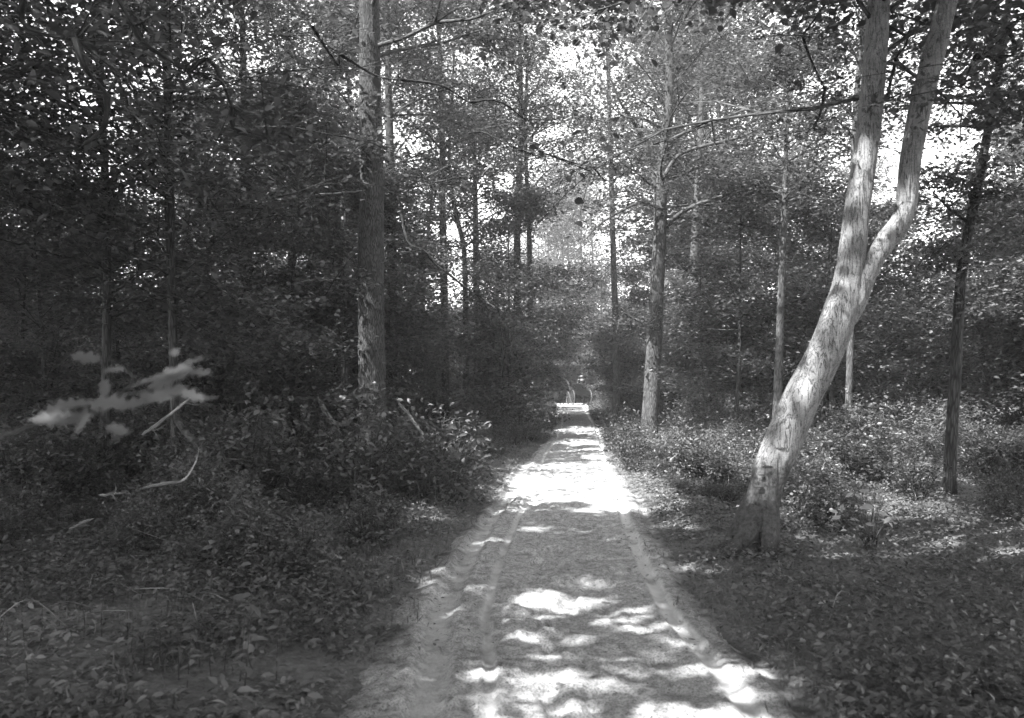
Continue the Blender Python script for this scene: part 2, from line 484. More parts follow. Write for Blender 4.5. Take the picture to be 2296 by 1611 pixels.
# ------------------------------------------------------------------ ground and road
def gheight(x, y):
    x = np.asarray(x, float); y = np.asarray(y, float)
    dist = np.abs(x - road_x(y)) - road_h(y)
    side = np.clip(dist / 2.5, 0, 1)
    z = (fbm(x, y, .25, 3, 3) - .5) * .5 * side + (fbm(x, y, 2.2, 3, 8) - .5) * .10 * np.clip(dist + .6, .2, 1)
    z = z + .05 * np.clip((dist + .1) / .5, 0, 1) - .12 * np.clip((-dist) / .35, 0, 1)
    far = np.clip((np.hypot(x, y) - 90) / 60, 0, 1)
    return z * (1 - far)

def axis(lo, hi, fine_lo, fine_hi, step, grow=1.12):
    a = list(np.arange(fine_lo, fine_hi + step, step)); s = step
    while a[-1] < hi: s *= grow; a.append(a[-1] + s)
    s = step; b = [fine_lo]
    while b[-1] > lo: s *= grow; b.append(b[-1] - s)
    return np.array(b[::-1][:-1] + a)
xs = axis(-420, 420, -14, 16, .12); ys = axis(-300, 900, 1.0, 30, .12, 1.02)
X, Y = np.meshgrid(xs, ys)
Z = gheight(X, Y)
nx, ny = len(xs), len(ys)
i = np.arange(ny - 1)[:, None] * nx + np.arange(nx - 1)[None]
o = mesh_arrays("forest_floor", np.stack([X, Y, Z], -1).reshape(-1, 3), np.stack([i, i + 1, i + nx + 1, i + nx], -1).reshape(-1, 4), M['soil'])
tag(o, kind='structure')

rs = [-6.0]
while rs[-1] < 108: rs.append(rs[-1] + (.03 if 2 < rs[-1] < 8 else max(.03, abs(rs[-1]) * .0045)))
rs = np.array(rs); u = np.linspace(-1, 1, 150)
D, U = np.meshgrid(rs, u, indexing='ij')
HW = road_h(D) + .55
XR = road_x(D) + U * HW
off = XR - road_x(D)
edge = np.abs(off) - road_h(D)
zr = (fbm(XR, D, 1.3, 2, 21) - .5) * .03
sc_ = np.clip(fbm(XR, D, 3.2, 2, 31) * 2.2 - .6, 0, 1)
scuff = (fbm(XR, D, 7.0, 4, 33) - .5)
mid = np.exp(-(off / .62) ** 4) * .8 + .35
zr += scuff * .07 * mid * (0.4 + sc_) + (fbm(XR, D, 16.0, 3, 35) - .5) * .022
# wheel ruts: the main pair, and an older pair wandering beside it
wan = (vnoise(D * .25, D * 0, 5) - .5) * .12
def rut(c, w, dep):
    q = (off - c - wan) / w
    return -dep * np.exp(-q ** 4) + dep * .35 * np.exp(-((np.abs(q) - 1.35) / .35) ** 2)
wan = wan + np.interp(D, [5, 10, 14], [0, -.10, -.10])
inr = .7 * np.exp(-((off + .47 - wan) / .035) ** 4) + np.exp(-((off - .93 - wan) / .07) ** 4)
zr = zr * (1 - .85 * np.clip(inr, 0, 1)) + rut(-.47, .04, .022) + rut(.93, .06, .035) + rut(-.82, .11, .045) + rut(1.20, .05, .016)
pits = fbm(XR, D, 4.3, 2, 77)
zr -= .04 * np.clip((pits - .62) * 8, 0, 1) * mid
fall = np.clip((edge + .25) / .7, 0, 1)
zr = zr + ((fbm(XR, D, 1.1, 4, 61) - .5) * .26 + (fbm(XR, D, 6.5, 3, 62) - .5) * .14) * fall + .012 - .135 * fall ** 1.2
zr[:, 0] -= .2; zr[:, -1] -= .2
n0, n1 = D.shape
i = np.arange(n0 - 1)[:, None] * n1 + np.arange(n1 - 1)[None]
o = mesh_arrays("sandy_road", np.stack([XR, D, zr], -1).reshape(-1, 3), np.stack([i, i + 1, i + n1 + 1, i + n1], -1).reshape(-1, 4), M['sand'])
tag(o, kind='structure')
trk = np.clip(inr + .55 * np.exp(-((off + .82 - wan) / .09) ** 4) + .3 * np.exp(-((off - 1.20 - wan) / .04) ** 4), 0, 1) * np.clip((fbm(XR, D, 3.0, 3, 12) - .22) * 6, .3, 1) * (fall < .6)
at_ = o.data.attributes.new("packed", 'FLOAT', 'POINT'); at_.data.foreach_set("value", trk.ravel().astype(np.float32))
vg = np.clip((edge + .30 + .55 * (fbm(XR, D, 2.2, 4, 66) - .5) + .35 * (fbm(XR, D, 9.0, 3, 67) - .5)) / .34, 0, 1)     # sand mixed with leaf mould along the verges
at_ = o.data.attributes.new("mould", 'FLOAT', 'POINT'); at_.data.foreach_set("value", vg.ravel().astype(np.float32))

# ------------------------------------------------------------------ trees
def gen_tree(rng, H, r0, cb, R, nl, per, leaf, rise=.35, top=1.0, path=None, radii=None, seg=9, flat=.16, spread=.5, limb_r=.32, azr=None):
    """returns wood, leaf centres; local coordinates, base at the origin"""
    w = Wood()
    if path is None:
        n = 14
        z = np.linspace(-.15, H, n)
        wx = np.cumsum(np.cumsum(rng.normal(0, .0085 * H / 6, n))) + rng.normal(0, .02) * z; wy = np.cumsum(np.cumsum(rng.normal(0, .0085 * H / 6, n))) + rng.normal(0, .02) * z
        path = np.stack([wx - wx[0], wy - wy[0], z], -1)
        t = np.linspace(0, 1, n)
        radii = r0 * (1 - .85 * t ** 1.15) * (1 + .5 * np.exp(-t * 28))
    w.tube(path, radii, seg)
    cl = []; 
    for k in range(nl):
        u = rng.random() ** .85 if k > 2 else rng.random() * .25
        h = cb + (H * .97 - cb) * u
        # point on path at height h
        px = np.interp(h, path[:, 2], path[:, 0]); py = np.interp(h, path[:, 2], path[:, 1]); pr = np.interp(h, path[:, 2], radii)
        prof = (.6 + .6 * math.sin(math.pi * min(1, u * .75 + .15))) * (1 - .25 * u ** 2)
        ln = R * prof * rng.uniform(.7, 1.15)
        az = k * 2.399 + rng.uniform(-.5, .5) if azr is None else rng.uniform(*azr)
        el = rise + rng.uniform(-.25, .3) + (.75 if H > 9 else .4) * u
        p = np.array([px, py, h]); d = np.array([math.cos(az) * math.cos(el), math.sin(az) * math.cos(el), math.sin(el)])
        pts = [p]; ns = 6
        for s_ in range(ns):
            d = d + rng.normal(0, .13, 3) + np.array([0, 0, -.05]); d /= np.linalg.norm(d)
            p = p + d * ln / ns; pts.append(p)
        pts = np.array(pts); lr = max(.012, pr * limb_r)
        w.tube(pts, lr * np.linspace(1, .22, ns + 1), 6, cap=False)
        for s_ in range(2, ns + 1):
            for _ in range(2 if s_ < ns else 3):
                d2 = pts[s_] - pts[s_ - 1]; d2 = d2 / np.linalg.norm(d2) * .6 + rng.normal(0, .55, 3) * np.array([1, 1, .45])
                d2 /= np.linalg.norm(d2)
                l2 = ln * rng.uniform(.16, .36)
                q0 = pts[s_]; q1 = q0 + d2 * l2 * .5 + rng.normal(0, .03, 3); q2 = q0 + d2 * l2 + np.array([0, 0, -.06 * l2]) + rng.normal(0, .05, 3)
                w.tube([q0, q1, q2], np.array([.4, .25, .1]) * lr * (1.2 - s_ / ns * .5) + .003, 3, cap=False)
                for f in (.45, .75, 1.0):
                    cl.append(q0 + (q2 - q0) * f)
    cl = np.array(cl)
    cnt = (per * np.clip(rng.gamma(1.3, .8, len(cl)), 0, 3.2)).astype(int)
    C = np.repeat(cl, cnt, axis=0)
    C = C + rng.normal(0, 1, C.shape) * np.array([spread, spread, spread * flat * 2.0]) * (.5 + .5 * rng.random((len(C), 1)))
    L = leaf * rng.uniform(.6, 1.25, len(C))
    return w, C, L

TREES = 0
def plant_tree(name, loc, rng, label, group, cat, bark, leafm, shape=LEAF_SIMPLE, cull=True, width=.74, tilt=.45, keep=None, **kw):
    w, C, L = gen_tree(rng, **kw)
    r = empty(name, loc)
    tag(r, label, cat, group)
    w.obj("trunk", bark, r)
    Wc = C + np.array(loc)
    k = np.ones(len(C), bool)
    if cull: k &= sun_cull(Wc, rng)
    k &= Wc[:, 2] > .25
    # the road corridor is kept open
    dd = np.abs(Wc[:, 0] - road_x(Wc[:, 1])); k &= ~((dd < 1.1) & (Wc[:, 2] < 3.4))
    # nothing grows right at the camera
    k &= ~((np.hypot(Wc[:, 0], Wc[:, 1]) < 3.2) & (Wc[:, 2] < 6))
    if keep is not None: k &= keep(Wc)
    leaf_mesh("crown", C[k], L[k], rng, leafm, r, shape, width, tilt)
    return r

def gz(x, y): return float(gheight(np.array([x]), np.array([y]))[0])

GAPS = [(1100, 440, 55), (1220, 560, 26), (1680, 70, 60), (2100, 290, 80), (1290, 610, 20),
        (1720, 190, 40), (900, 130, 0), (1420, 120, 25), (1890, 380, 40), (2130, 480, 60), (1200, 455, 30), (2000, 380, 45)]
def gap_keep(dmin=0):
    def f(Wc):
        px = CX + Wc[:, 0] / Wc[:, 1].clip(.5) * F; py = HY - (Wc[:, 2] - EYE) / Wc[:, 1].clip(.5) * F
        k = np.ones(len(Wc), bool)
        wob = fbm(px, py, .03, 3, 71) - .5
        for gx, gy, gr in GAPS:
            if gr: k &= ~((np.hypot(px - gx, (py - gy) * 1.15) < gr * (1 + 1.6 * wob)) & (Wc[:, 1] > dmin))
        return k
    return f

# --- hero 1: the big furrowed oak on the left
rng = np.random.default_rng(11)
d1 = 16.6
def hero_path(pts, d, n, base=None, lean=0.0):
    P = smooth_path([at(x, y, d + lean * i) for i, (x, y, w_) in enumerate(pts)], n)
    Wd = smooth_path([[w_ / F * d / 2] for x, y, w_ in pts], n)[:, 0]
    return P, Wd
def ridges(freq, amp, seed):
    def f(th, L, r):
        return amp * (fbm(th * freq / 6.283 * 2, L * 5, 1.0, 2, seed) - .5) * 2 + amp * 1.6 * (fbm(np.cos(th) * 1.7 + 5, np.sin(th) * 1.7 + L * .8, 1.0, 2, seed + 3) - .5)
    return f
P1, R1 = hero_path([(832, 1062, 96), (833, 1040, 80), (833, 1000, 66), (834, 930, 61), (834, 820, 60), (832, 700, 58), (832, 550, 56), (833, 400, 53), (830, 200, 48), (828, 0, 44), (828, -250, 40), (826, -600, 30), (826, -900, 14)], d1, 170)
base1 = P1[0] * 1.0; base1[2] = 0
t1 = empty("oak_tree", tuple(base1)); tag(t1, "big straight furrowed oak left of the road, a sunlit patch on its lower trunk", "tree")
w = Wood(); w.tube(P1 - base1, R1, 72, ridges(30, .010, 4)); w.obj("trunk", M['bark_oak'], t1)
w0, C, L = gen_tree(np.random.default_rng(12), H=16, r0=.25, cb=8.5, R=4.6, nl=9, per=60, leaf=.14, path=(P1 - base1)[::6], radii=R1[::6] * .8)
w0.obj("limbs", M['bark_mid'], t1)
Wc = C + base1; k = sun_cull(Wc, rng) & gap_keep()(Wc)
oakC, oakL = C[k], L[k]
# epicormic leaf tufts on the trunk
ep = []
for (x, y, n_) in [(845, 250, 90), (850, 330, 110), (815, 345, 100), (840, 225, 60), (800, 320, 70), (865, 880, 40)]:
    c_ = at(x, y, d1 - .42)
    ep.append(c_ + rng.normal(0, 1, (n_, 3)) * np.array([.28, .12, .16]))
ep = np.concatenate(ep) - base1
leaf_mesh("crown", np.vstack([oakC, ep]), np.concatenate([oakL, .12 * rng.uniform(.6, 1.2, len(ep))]), rng, M['leaf'], t1, tilt=.55)

# --- hero 2: the forked slender tree right of the road
d2 = 24.6
P2, R2 = hero_path([(1455, 1000, 52), (1455, 970, 38), (1460, 900, 34), (1465, 800, 32), (1470, 700, 30), (1476, 600, 27), (1480, 500, 27), (1482, 430, 25), (1490, 340, 22), (1497, 250, 18), (1502, 150, 17), (1494, 0, 14), (1490, -200, 10), (1488, -420, 4)], d2, 110)
base2 = P2[0].copy(); base2[2] = 0
t2 = empty("forked_tree", tuple(base2)); tag(t2, "forked grey tree right of the road with long bare branches reaching right", "tree")
w = Wood(); w.tube(P2 - base2, R2 * 1.1, 28, ridges(12, .006, 14)); w.obj("trunk", M['bark_mid'], t2)
BR2 = [
    [(1480, 440, 16), (1462, 385, 12), (1440, 310, 10), (1415, 265, 8), (1392, 232, 6), (1370, 180, 4), (1345, 120, 2)],
    [(1486, 515, 11), (1520, 483, 10), (1560, 460, 9), (1620, 440, 8), (1665, 418, 7), (1720, 385, 6), (1790, 350, 5), (1850, 320, 4), (1900, 290, 3)],
    [(1665, 420, 6), (1700, 422, 5), (1760, 410, 4), (1820, 402, 3), (1880, 392, 2)],
    [(1487, 400, 10), (1520, 350, 9), (1570, 330, 8), (1620, 318, 7), (1680, 300, 5), (1740, 260, 3), (1790, 240, 2)],
    [(1620, 318, 6), (1660, 326, 5), (1700, 320, 4), (1760, 306, 3)],
    [(1492, 330, 9), (1530, 300, 8), (1600, 275, 7), (1660, 250, 5), (1720, 232, 3)],
    [(1498, 190, 9), (1540, 140, 9), (1600, 85, 8), (1650, 25, 7), (1690, -40, 5), (1740, -120, 3)],
    [(1488, 470, 8), (1440, 455, 6), (1400, 470, 5), (1350, 500, 3), (1310, 540, 2)],
    [(1496, 300, 7), (1450, 270, 5), (1400, 262, 4), (1360, 230, 2)],
    [(1470, 740, 6), (1430, 720, 4), (1395, 700, 2)],
]
allc = []
for k_, b in enumerate(BR2):
    dd = d2 + (.0 if k_ in (1, 2) else (-1) ** k_ * .3)
    P = smooth_path([at(x, y, dd + i_ * .12 * (-1) ** k_) for i_, (x, y, w_) in enumerate(b)], 26)
    Rr = smooth_path([[w_ / F * d2 / 2] for x, y, w_ in b], 26)[:, 0].clip(.008)
    w = Wood(); w.tube(P - base2, Rr, 8, cap=False)
    for j in range(4, 26, 2):
        q = P[j] + rng.normal(0, .4, 3); w.tube([P[j] - base2, (P[j] + q) / 2 - base2 + rng.normal(0, .05, 3), q - base2], [.014, .01, .005], 4, cap=False)
        if k_ in (3, 5, 6, 0, 7, 8, 9) or j > 17: allc.append(q); allc.append(P[j])
    w.obj("branch", M['bark_mid'], t2)
allc = np.array(allc)
C = np.repeat(allc, 22, axis=0); C = C + rng.normal(0, 1, C.shape) * np.array([.42, .42, .16])
w0, C2, L2 = gen_tree(np.random.default_rng(5), H=13.5, r0=.1, cb=7.0, R=3.4, nl=20, per=12, leaf=.12, path=(P2 - base2)[::5], radii=R2[::5] * .8)
w0.obj("limbs", M['bark'], t2)
C = np.concatenate([C, C2 + base2]); k = sun_cull(C, rng) & gap_keep()(C)
C = C[k]; leaf_mesh("crown", C - base2, .11 * rng.uniform(.6, 1.25, len(C)), rng, M['leaf'], t2)

# --- hero 3: the pale leaning tree with two stems
d3 = 8.06
def W(px): return px / F * d3 / 2
P3, R3 = hero_path([(1672, 1275, 175), (1683, 1240, 128), (1692, 1200, 104), (1703, 1150, 88), (1715, 1105, 74), (1730, 1050, 77), (1752, 1000, 80), (1776, 940, 80), (1803, 880, 80), (1835, 820, 78), (1862, 760, 76), (1883, 700, 74), (1898, 650, 68), (1908, 590, 60), (1916, 520, 56), (1925, 450, 53), (1937, 370, 52), (1948, 280, 51), (1957, 190, 50), (1965, 90, 49), (1972, -40, 46), (1980, -250, 42), (1990, -600, 30), (2000, -1000, 18)], d3, 230)
base3 = P3[1].copy(); base3[2] = 0
t3 = empty("leaning_tree", tuple(base3)); tag(t3, "pale smooth-barked tree leaning right beside the road, splitting into two stems", "tree")
w = Wood(); w.tube(P3 - base3, R3, 72, lambda th, L, r: ridges(10, .007, 24)(th, L, r) + np.clip(1 - L / .7, 0, 1) * (.07 * (np.cos(th * 4 + .6) * .5) + .06 * (fbm(th * 2.5, L * 9, 1.0, 3, 66) - .5))); w.obj("trunk", M['bark_smooth'], t3)
P3b, R3b = hero_path([(1893, 740, 30), (1906, 700, 48), (1920, 665, 52), (1938, 622, 50), (1962, 575, 47), (1992, 535, 46), (2018, 500, 45), (2030, 465, 45), (2035, 420, 44), (2040, 370, 44), (2052, 300, 45), (2066, 230, 46), (2085, 150, 46), (2105, 80, 45), (2122, 10, 42), (2150, -100, 40), (2200, -350, 32), (2280, -700, 18)], d3 - .02, 170)
w = Wood(); w.tube(P3b - base3, R3b, 52, ridges(8, .007, 29)); w.obj("stem", M['bark_smooth'], t3)
# roots, mossy and darkened in colour for the shade at the foot
w = Wood()
for (a, b, c, e) in [((1700, 1150), (1672, 1200), (1640, 1235), (1590, 1262)), ((1690, 1190), (1660, 1240), (1628, 1262), (1600, 1285)),
                     ((1712, 1180), (1722, 1225), (1735, 1255), (1752, 1275)), ((1695, 1210), (1690, 1250), (1680, 1275), (1672, 1300)), ((1716, 1130), (1724, 1190), (1722, 1240), (1724, 1262))]:
    q = []
    for j, pt in enumerate((a, b, c, e)):
        v = at(pt[0], pt[1], d3 - .12 - .12 * j)
        if j == 2: v[2] = min(v[2], gz(v[0], v[1]) + .07)
        if j == 3: v[2] = gz(v[0], v[1]) - .04
        q.append(v - base3)
    w.tube(smooth_path(q, 14), np.linspace(.13, .02, 14), 12, ridges(5, .02, 40))
w.obj("roots", M['bark_smooth'], t3)
for (x, y, s_) in [(1752, 1006, .052), (1722, 1048, .058), (1708, 1066, .035), (1702, 1092, .05)]:
    p0 = at(x, y, d3 - .17) - base3
    V = []; Fq = []
    nth = 13
    for ring, (rr, zz) in enumerate([(.0, .45), (.55, .42), (.95, .1), (1.0, -.05), (.85, -.15), (.0, -.12)]):
        for j in range(nth):
            a = math.pi * j / (nth - 1)
            V.append(p0 + s_ * np.array([rr * math.cos(a), -rr * .8 * math.sin(a) + .25, zz * .6]))
    for ring in range(5):
        for j in range(nth - 1):
            a = ring * nth + j; Fq.append((a, a + 1, a + nth + 1, a + nth))
    mesh_arrays("bracket_fungus", V, Fq, M['fungus'], t3)
# crown of hero 3: boughs beyond the frame and sprays around the stems
#_, C, L = gen_tree(np.random.default_rng(9), H=10.0, r0=.1, cb=4.2, R=3.6, nl=26, per=26, leaf=.12, path=(P3 - base3)[::8], radii=R3[::8] * .7)
w0, C, L = gen_tree(np.random.default_rng(9), H=10.0, r0=.1, cb=4.4, R=3.6, nl=26, per=26, leaf=.12, path=(P3 - base3)[::8], radii=R3[::8] * .7)
w0.obj("limbs", M['bark_mid'], t3)
Wc = C + base3; k = sun_cull(Wc, rng) & gap_keep()(Wc)
px = CX + Wc[:, 0] / Wc[:, 1] * F; py = HY - (Wc[:, 2] - EYE) / Wc[:, 1] * F
k &= ~((py > 60) & (px < 1990)) | (rng.random(len(Wc)) < .25)
leaf_mesh("crown", C[k], L[k], rng, M['leaf'], t3, LEAF_OVAL)

# --- hero 4: dark slim tree at the right edge
d4 = 11.5
P4, R4 = hero_path([(2128, 1110, 34), (2130, 1050, 26), (2135, 950, 25), (2142, 850, 24), (2148, 720, 23), (2158, 600, 22), (2175, 500, 21), (2192, 420, 20), (2208, 330, 18), (2225, 240, 17), (2245, 120, 15), (2262, 0, 13), (2280, -200, 10), (2295, -400, 5)], d4, 90)
base4 = P4[0].copy(); base4[2] = 0
t4 = empty("slim_tree", tuple(base4)); tag(t4, "slim dark tree leaning right at the right edge, leafy twigs on its upper trunk", "tree")
w = Wood(); w.tube(P4 - base4, R4, 20, ridges(8, .004, 7))
BR4 = [[(2225, 240), (2170, 232), (2110, 232), (2050, 235), (2000, 240)], [(2192, 420), (2150, 400), (2100, 395)], [(2205, 285), (2150, 283), (2100, 285), (2080, 300)],
       [(2175, 500), (2130, 470), (2090, 430)], [(2160, 590), (2120, 560), (2080, 560)], [(2185, 450), (2230, 430), (2270, 440)], [(2240, 140), (2190, 110), (2130, 100)]]
cl = []
for k_, b in enumerate(BR4):
    P = smooth_path([at(x, y, d4 + .12 * i_ * (-1) ** k_) for i_, (x, y) in enumerate(b)], 16)
    w.tube(P - base4, np.linspace(.03, .008, 16), 6, cap=False)
    for j in range(2, 16, 2):
        q = P[j] + rng.normal(0, .25, 3); w.tube([P[j] - base4, q - base4], [.008, .004], 3, cap=False)
        if k_ not in (0,): cl += [q, P[j]]
        elif j % 4 == 0: cl += [q]
w.obj("trunk", M['bark'], t4)
for (x, y, n_, s_) in [(2110, 440, 10, .5), (2080, 420, 7, .3), (2140, 360, 6, .35), (2200, 400, 9, .4), (2230, 560, 12, .6), (2120, 580, 14, .7), (2060, 600, 10, .5), (2180, 120, 12, .5), (2240, 160, 12, .4), (2200, 60, 14, .6), (2090, 40, 10, .5), (2260, 330, 8, .3), (2285, 200, 8, .3), (2100, 640, 12, .7)]:
    for _ in range(n_): cl.append(at(x, y, d4) + rng.normal(0, 1, 3) * np.array([s_ * .6, .5, s_ * .45]))
cl = np.array(cl); C = np.repeat(cl, 30, axis=0); C = C + rng.normal(0, 1, C.shape) * np.array([.16, .16, .07])
k = sun_cull(C, rng) & (gap_keep()(C) | (rng.random(len(C)) < .35)); C = C[k]
leaf_mesh("crown", C - base4, .095 * rng.uniform(.6, 1.25, len(C)), rng, M['leaf'], t4, LEAF_OAK, width=.62, tilt=.7)

# --- further single trees whose trunks the photo shows
NAMED = [
    # label, points(px,py,width), depth, H, cb, R, leaves per cluster, bark
    ("thin straight tree standing close behind the low bushes right of the road", [(1381, 925, 20), (1382, 880, 15), (1381, 750, 14), (1376, 600, 13), (1372, 450, 12), (1368, 300, 10), (1362, 100, 8), (1360, -100, 5)], 34, 9, 3.6, 9, M['bark_mid']),
    ("slender pale-topped pole tree just left of the big oak", [(768, 900, 14), (766, 800, 12), (769, 650, 12), (771, 540, 11), (769, 470, 10), (765, 400, 9), (757, 360, 7), (750, 330, 4)], 20, 3.5, 1.2, 3, M['twig']),
    ("dark trunk against the bright sky gap, right of the big oak", [(1000, 930, 18), (998, 800, 17), (995, 600, 17), (992, 450, 15), (992, 350, 14), (990, 260, 12), (985, 100, 9), (980, -60, 6)], 30, 9, 3.0, 16, M['bark']),
    ("thin crooked tree immediately right of the sky gap trunk", [(1045, 900, 13), (1044, 700, 12), (1040, 560, 11), (1022, 480, 10), (1010, 400, 8), (1008, 320, 7), (1015, 200, 5), (1020, 60, 3)], 31, 6.5, 2.6, 11, M['bark']),
    ("left one of the twin dark trunks rising left of the road's far opening", [(1163, 925, 20), (1162, 800, 18), (1160, 650, 17), (1160, 520, 15), (1164, 400, 14), (1168, 300, 12), (1166, 120, 9), (1160, -50, 5)], 36, 11, 3.4, 18, M['bark']),
    ("right one of the twin dark trunks rising left of the road's far opening", [(1192, 925, 15), (1190, 780, 13), (1188, 600, 12), (1185, 480, 11), (1180, 380, 9), (1178, 260, 8), (1184, 120, 5)], 38, 9, 2.8, 14, M['bark']),
    ("grey trunk standing alone in the dark wood between the forked tree and the leaning tree", [(1742, 960, 24), (1744, 880, 19), (1748, 760, 17), (1752, 640, 16), (1757, 520, 15), (1760, 420, 12), (1764, 300, 9), (1770, 150, 5)], 21, 6, 2.6, 16, M['bark_mid']),
    ("dark trunk rising behind the leaning tree's left stem", [(1900, 990, 18), (1903, 900, 15), (1908, 700, 14), (1912, 500, 13), (1915, 330, 13), (1922, 200, 12), (1935, 60, 10), (1945, -100, 7)], 18, 8, 2.4, 10, M['bark_mid']),
    ("dark trunk deep in the left wood below the bright leafy opening", [(552, 840, 30), (553, 720, 24), (553, 600, 22), (550, 450, 20), (548, 300, 17), (545, 120, 13), (540, -80, 8)], 19, 4.0, 3.2, 22, M['bark']),
    ("dark trunk directly behind the big oak on its right side", [(882, 960, 30), (884, 850, 26), (880, 700, 24), (878, 520, 22), (874, 330, 19), (870, 130, 14), (868, -80, 9)], 24, 6.5, 3.2, 20, M['bark']),
    ("dark leafy tree near the left edge with its crown hanging low", [(395, 1000, 22), (390, 850, 19), (385, 650, 18), (380, 450, 22), (378, 250, 19), (370, 50, 15), (365, -150, 10)], 12, 2.8, 3.0, 26, M['bark']),
    ("leftmost dark tree, standing at the very left edge of the wood", [(235, 980, 24), (238, 850, 20), (240, 650, 18), (238, 450, 17), (228, 250, 16), (220, 50, 18), (215, -150, 12)], 12.5, 2.6, 3.0, 26, M['bark']),
    ("dark trunk beside the cordwood stack, to its right", [(1073, 940, 20), (1072, 850, 17), (1070, 750, 15), (1068, 620, 14), (1066, 480, 12), (1064, 350, 9), (1060, 200, 5)], 35, 6, 3.0, 18, M['bark']),
]
for idx, (lab, pts, d, Hc, R, per, bk) in enumerate(NAMED):
    r_ = np.random.default_rng(100 + idx)
    P, Rr = hero_path(pts, d, 60)
    b = P[0].copy()
    b[2] = gz(b[0], b[1])
    P = np.vstack([[P[0][0], P[0][1], b[2] - .1], P]) if P[0][2] > b[2] + .05 else P
    Rr = np.concatenate([[Rr[0] * 1.25], Rr]) if len(P) > len(Rr) else Rr
    t = empty("forest_tree", tuple(b)); tag(t, lab, "tree")
    top = P[-1][2] - b[2]
    w0, C, L = gen_tree(r_, H=top, r0=.1, cb=min(Hc, top * .6), R=R, nl=int(16 + per * .9), per=max(9, int(per * .85)), leaf=.13 if d > 25 else .11, path=P - b, radii=Rr, seg=16)
    w0.obj("trunk", bk, t)
    Wc = C + b; k = sun_cull(Wc, r_) & gap_keep()(Wc)
    k &= ~((np.abs(Wc[:, 0] - road_x(Wc[:, 1])) < 1.1) & (Wc[:, 2] < 3.2))
    leaf_mesh("crown", C[k], L[k], r_, M['leaf'], t)

# --- unseen trees added outside the frame so that their crowns shade the road
rng = np.random.default_rng(77)
OUT = [(-9, 1), (-5, -4), (-13, 6), (-1, -7), (-8, -8), (-14, -1), (-12, 12), (-4.5, 2.5), (3, -6), (5, -1.5), (-17, 10), (-16, 17), (7, -8), (6.5, 3.2), (10.5, 7)]
for k_, (x, y) in enumerate(OUT):
    plant_tree("added_shade_tree", (x, y, gz(x, y)), np.random.default_rng(200 + k_), "tall leafy tree added unseen outside the picture to shade the road", "trees outside the frame that shade the road", "tree",
               M['bark'], M['leaf'], H=14 + 3 * rng.random(), r0=.22, cb=5.0, R=5.2, nl=36, per=16, leaf=.25, spread=.75,
               keep=lambda Wc: ~((Wc[:, 1] > 0) & (np.abs(Wc[:, 0]) < .72 * Wc[:, 1] + .4) & (Wc[:, 2] - EYE < .56 * Wc[:, 1] + .4)))

# --- left wood, unique near trees (their crowns shade the road, so the sun's gaps are cut here)
placed = [tuple(at(p[1][0][0], HY, p[2])[:2]) for p in NAMED] + [(base1[0], base1[1]), (base2[0], base2[1]), (base3[0], base3[1]), (base4[0], base4[1])]
def ok(x, y, gap):
    return all(math.hypot(x - a, y - b) > gap for a, b in placed)
def clear_px(x, y, R):
    """keeps new crowns out of the way of the sky openings and the hero trunks"""
    px = CX + x / y * F; w_ = R / y * F
    return px, w_
n_ = 0; tries = 0
while n_ < 15 and tries < 4000:
    tries += 1
    y = rng.uniform(9, 29); x = rng.uniform(-.74 * y - 3, road_x(y) - road_h(y) - 1.2)
    px, _w = clear_px(x, y, 3)
    if not ok(x, y, 2.0): continue
    if y < 17 and px > 640: continue
    if y < 13: continue
    if y < 20 and 760 < px < 900: continue
    if 1000 < px < 1090: continue
    placed.append((x, y)); n_ += 1
    small = n_ % 2
    plant_tree("slender_tree" if small else "tall_tree", (x, y, gz(x, y)), np.random.default_rng(300 + n_),
               "slender young tree in the dark wood left of the road" if small else "taller dark-trunked tree in the wood left of the road",
               "young trees in the left wood" if small else "taller trees in the left wood", "tree", M['bark'], M['leaf'], keep=gap_keep(),
               H=rng.uniform(5, 8) if small else rng.uniform(13, 18), r0=.06 if small else .13, cb=.9 if small else 2.5, R=2.0 if small else 3.0,
               nl=22 if small else 34, per=20, leaf=.10 if small else .12)

# --- prototypes copied through the wood further off
def proto(seed, **kw):
    r_ = np.random.default_rng(seed)
    w, C, L = gen_tree(r_, **kw)
    e = empty("forest_tree", (0, 0, 0))
    w.obj("trunk", M['bark_mid'] if seed % 2 else M['bark'], e)
    leaf_mesh("crown", C, L, r_, M['leaf_far'] if kw['H'] > 9 else M['leaf'], e)
    return e
PT = [proto(401, H=17, r0=.2, cb=6, R=4.6, nl=34, per=8, leaf=.19, spread=.42), proto(402, H=14, r0=.16, cb=4.2, R=4.2, nl=32, per=8, leaf=.18, spread=.38),
      proto(403, H=19, r0=.24, cb=7, R=5.2, nl=36, per=8, leaf=.20, spread=.45), proto(404, H=12, r0=.12, cb=3.2, R=3.4, nl=28, per=8, leaf=.17, spread=.45)]
PS = [proto(411, H=6.5, r0=.06, cb=.8, R=2.3, nl=26, per=16, leaf=.13, spread=.42, rise=.15), proto(412, H=5, r0=.05, cb=.5, R=2.0, nl=24, per=16, leaf=.12, spread=.38, rise=.1),
      proto(413, H=8, r0=.075, cb=1.2, R=2.4, nl=28, per=16, leaf=.13, spread=.42, rise=.2)]
SUNNY = [(4.3, 56), (4.7, 62), (4.9, 64.5), (5.2, 72), (5.1, 67), (5.4, 21), (3.5, 46), (3.9, 51)]
TRUNK_SUN = [(-.8, 17.9), (-1.4, 17.5), (-2.0, 17.2), (-2.6, 16.8)]       # stretches of the road the sun reaches
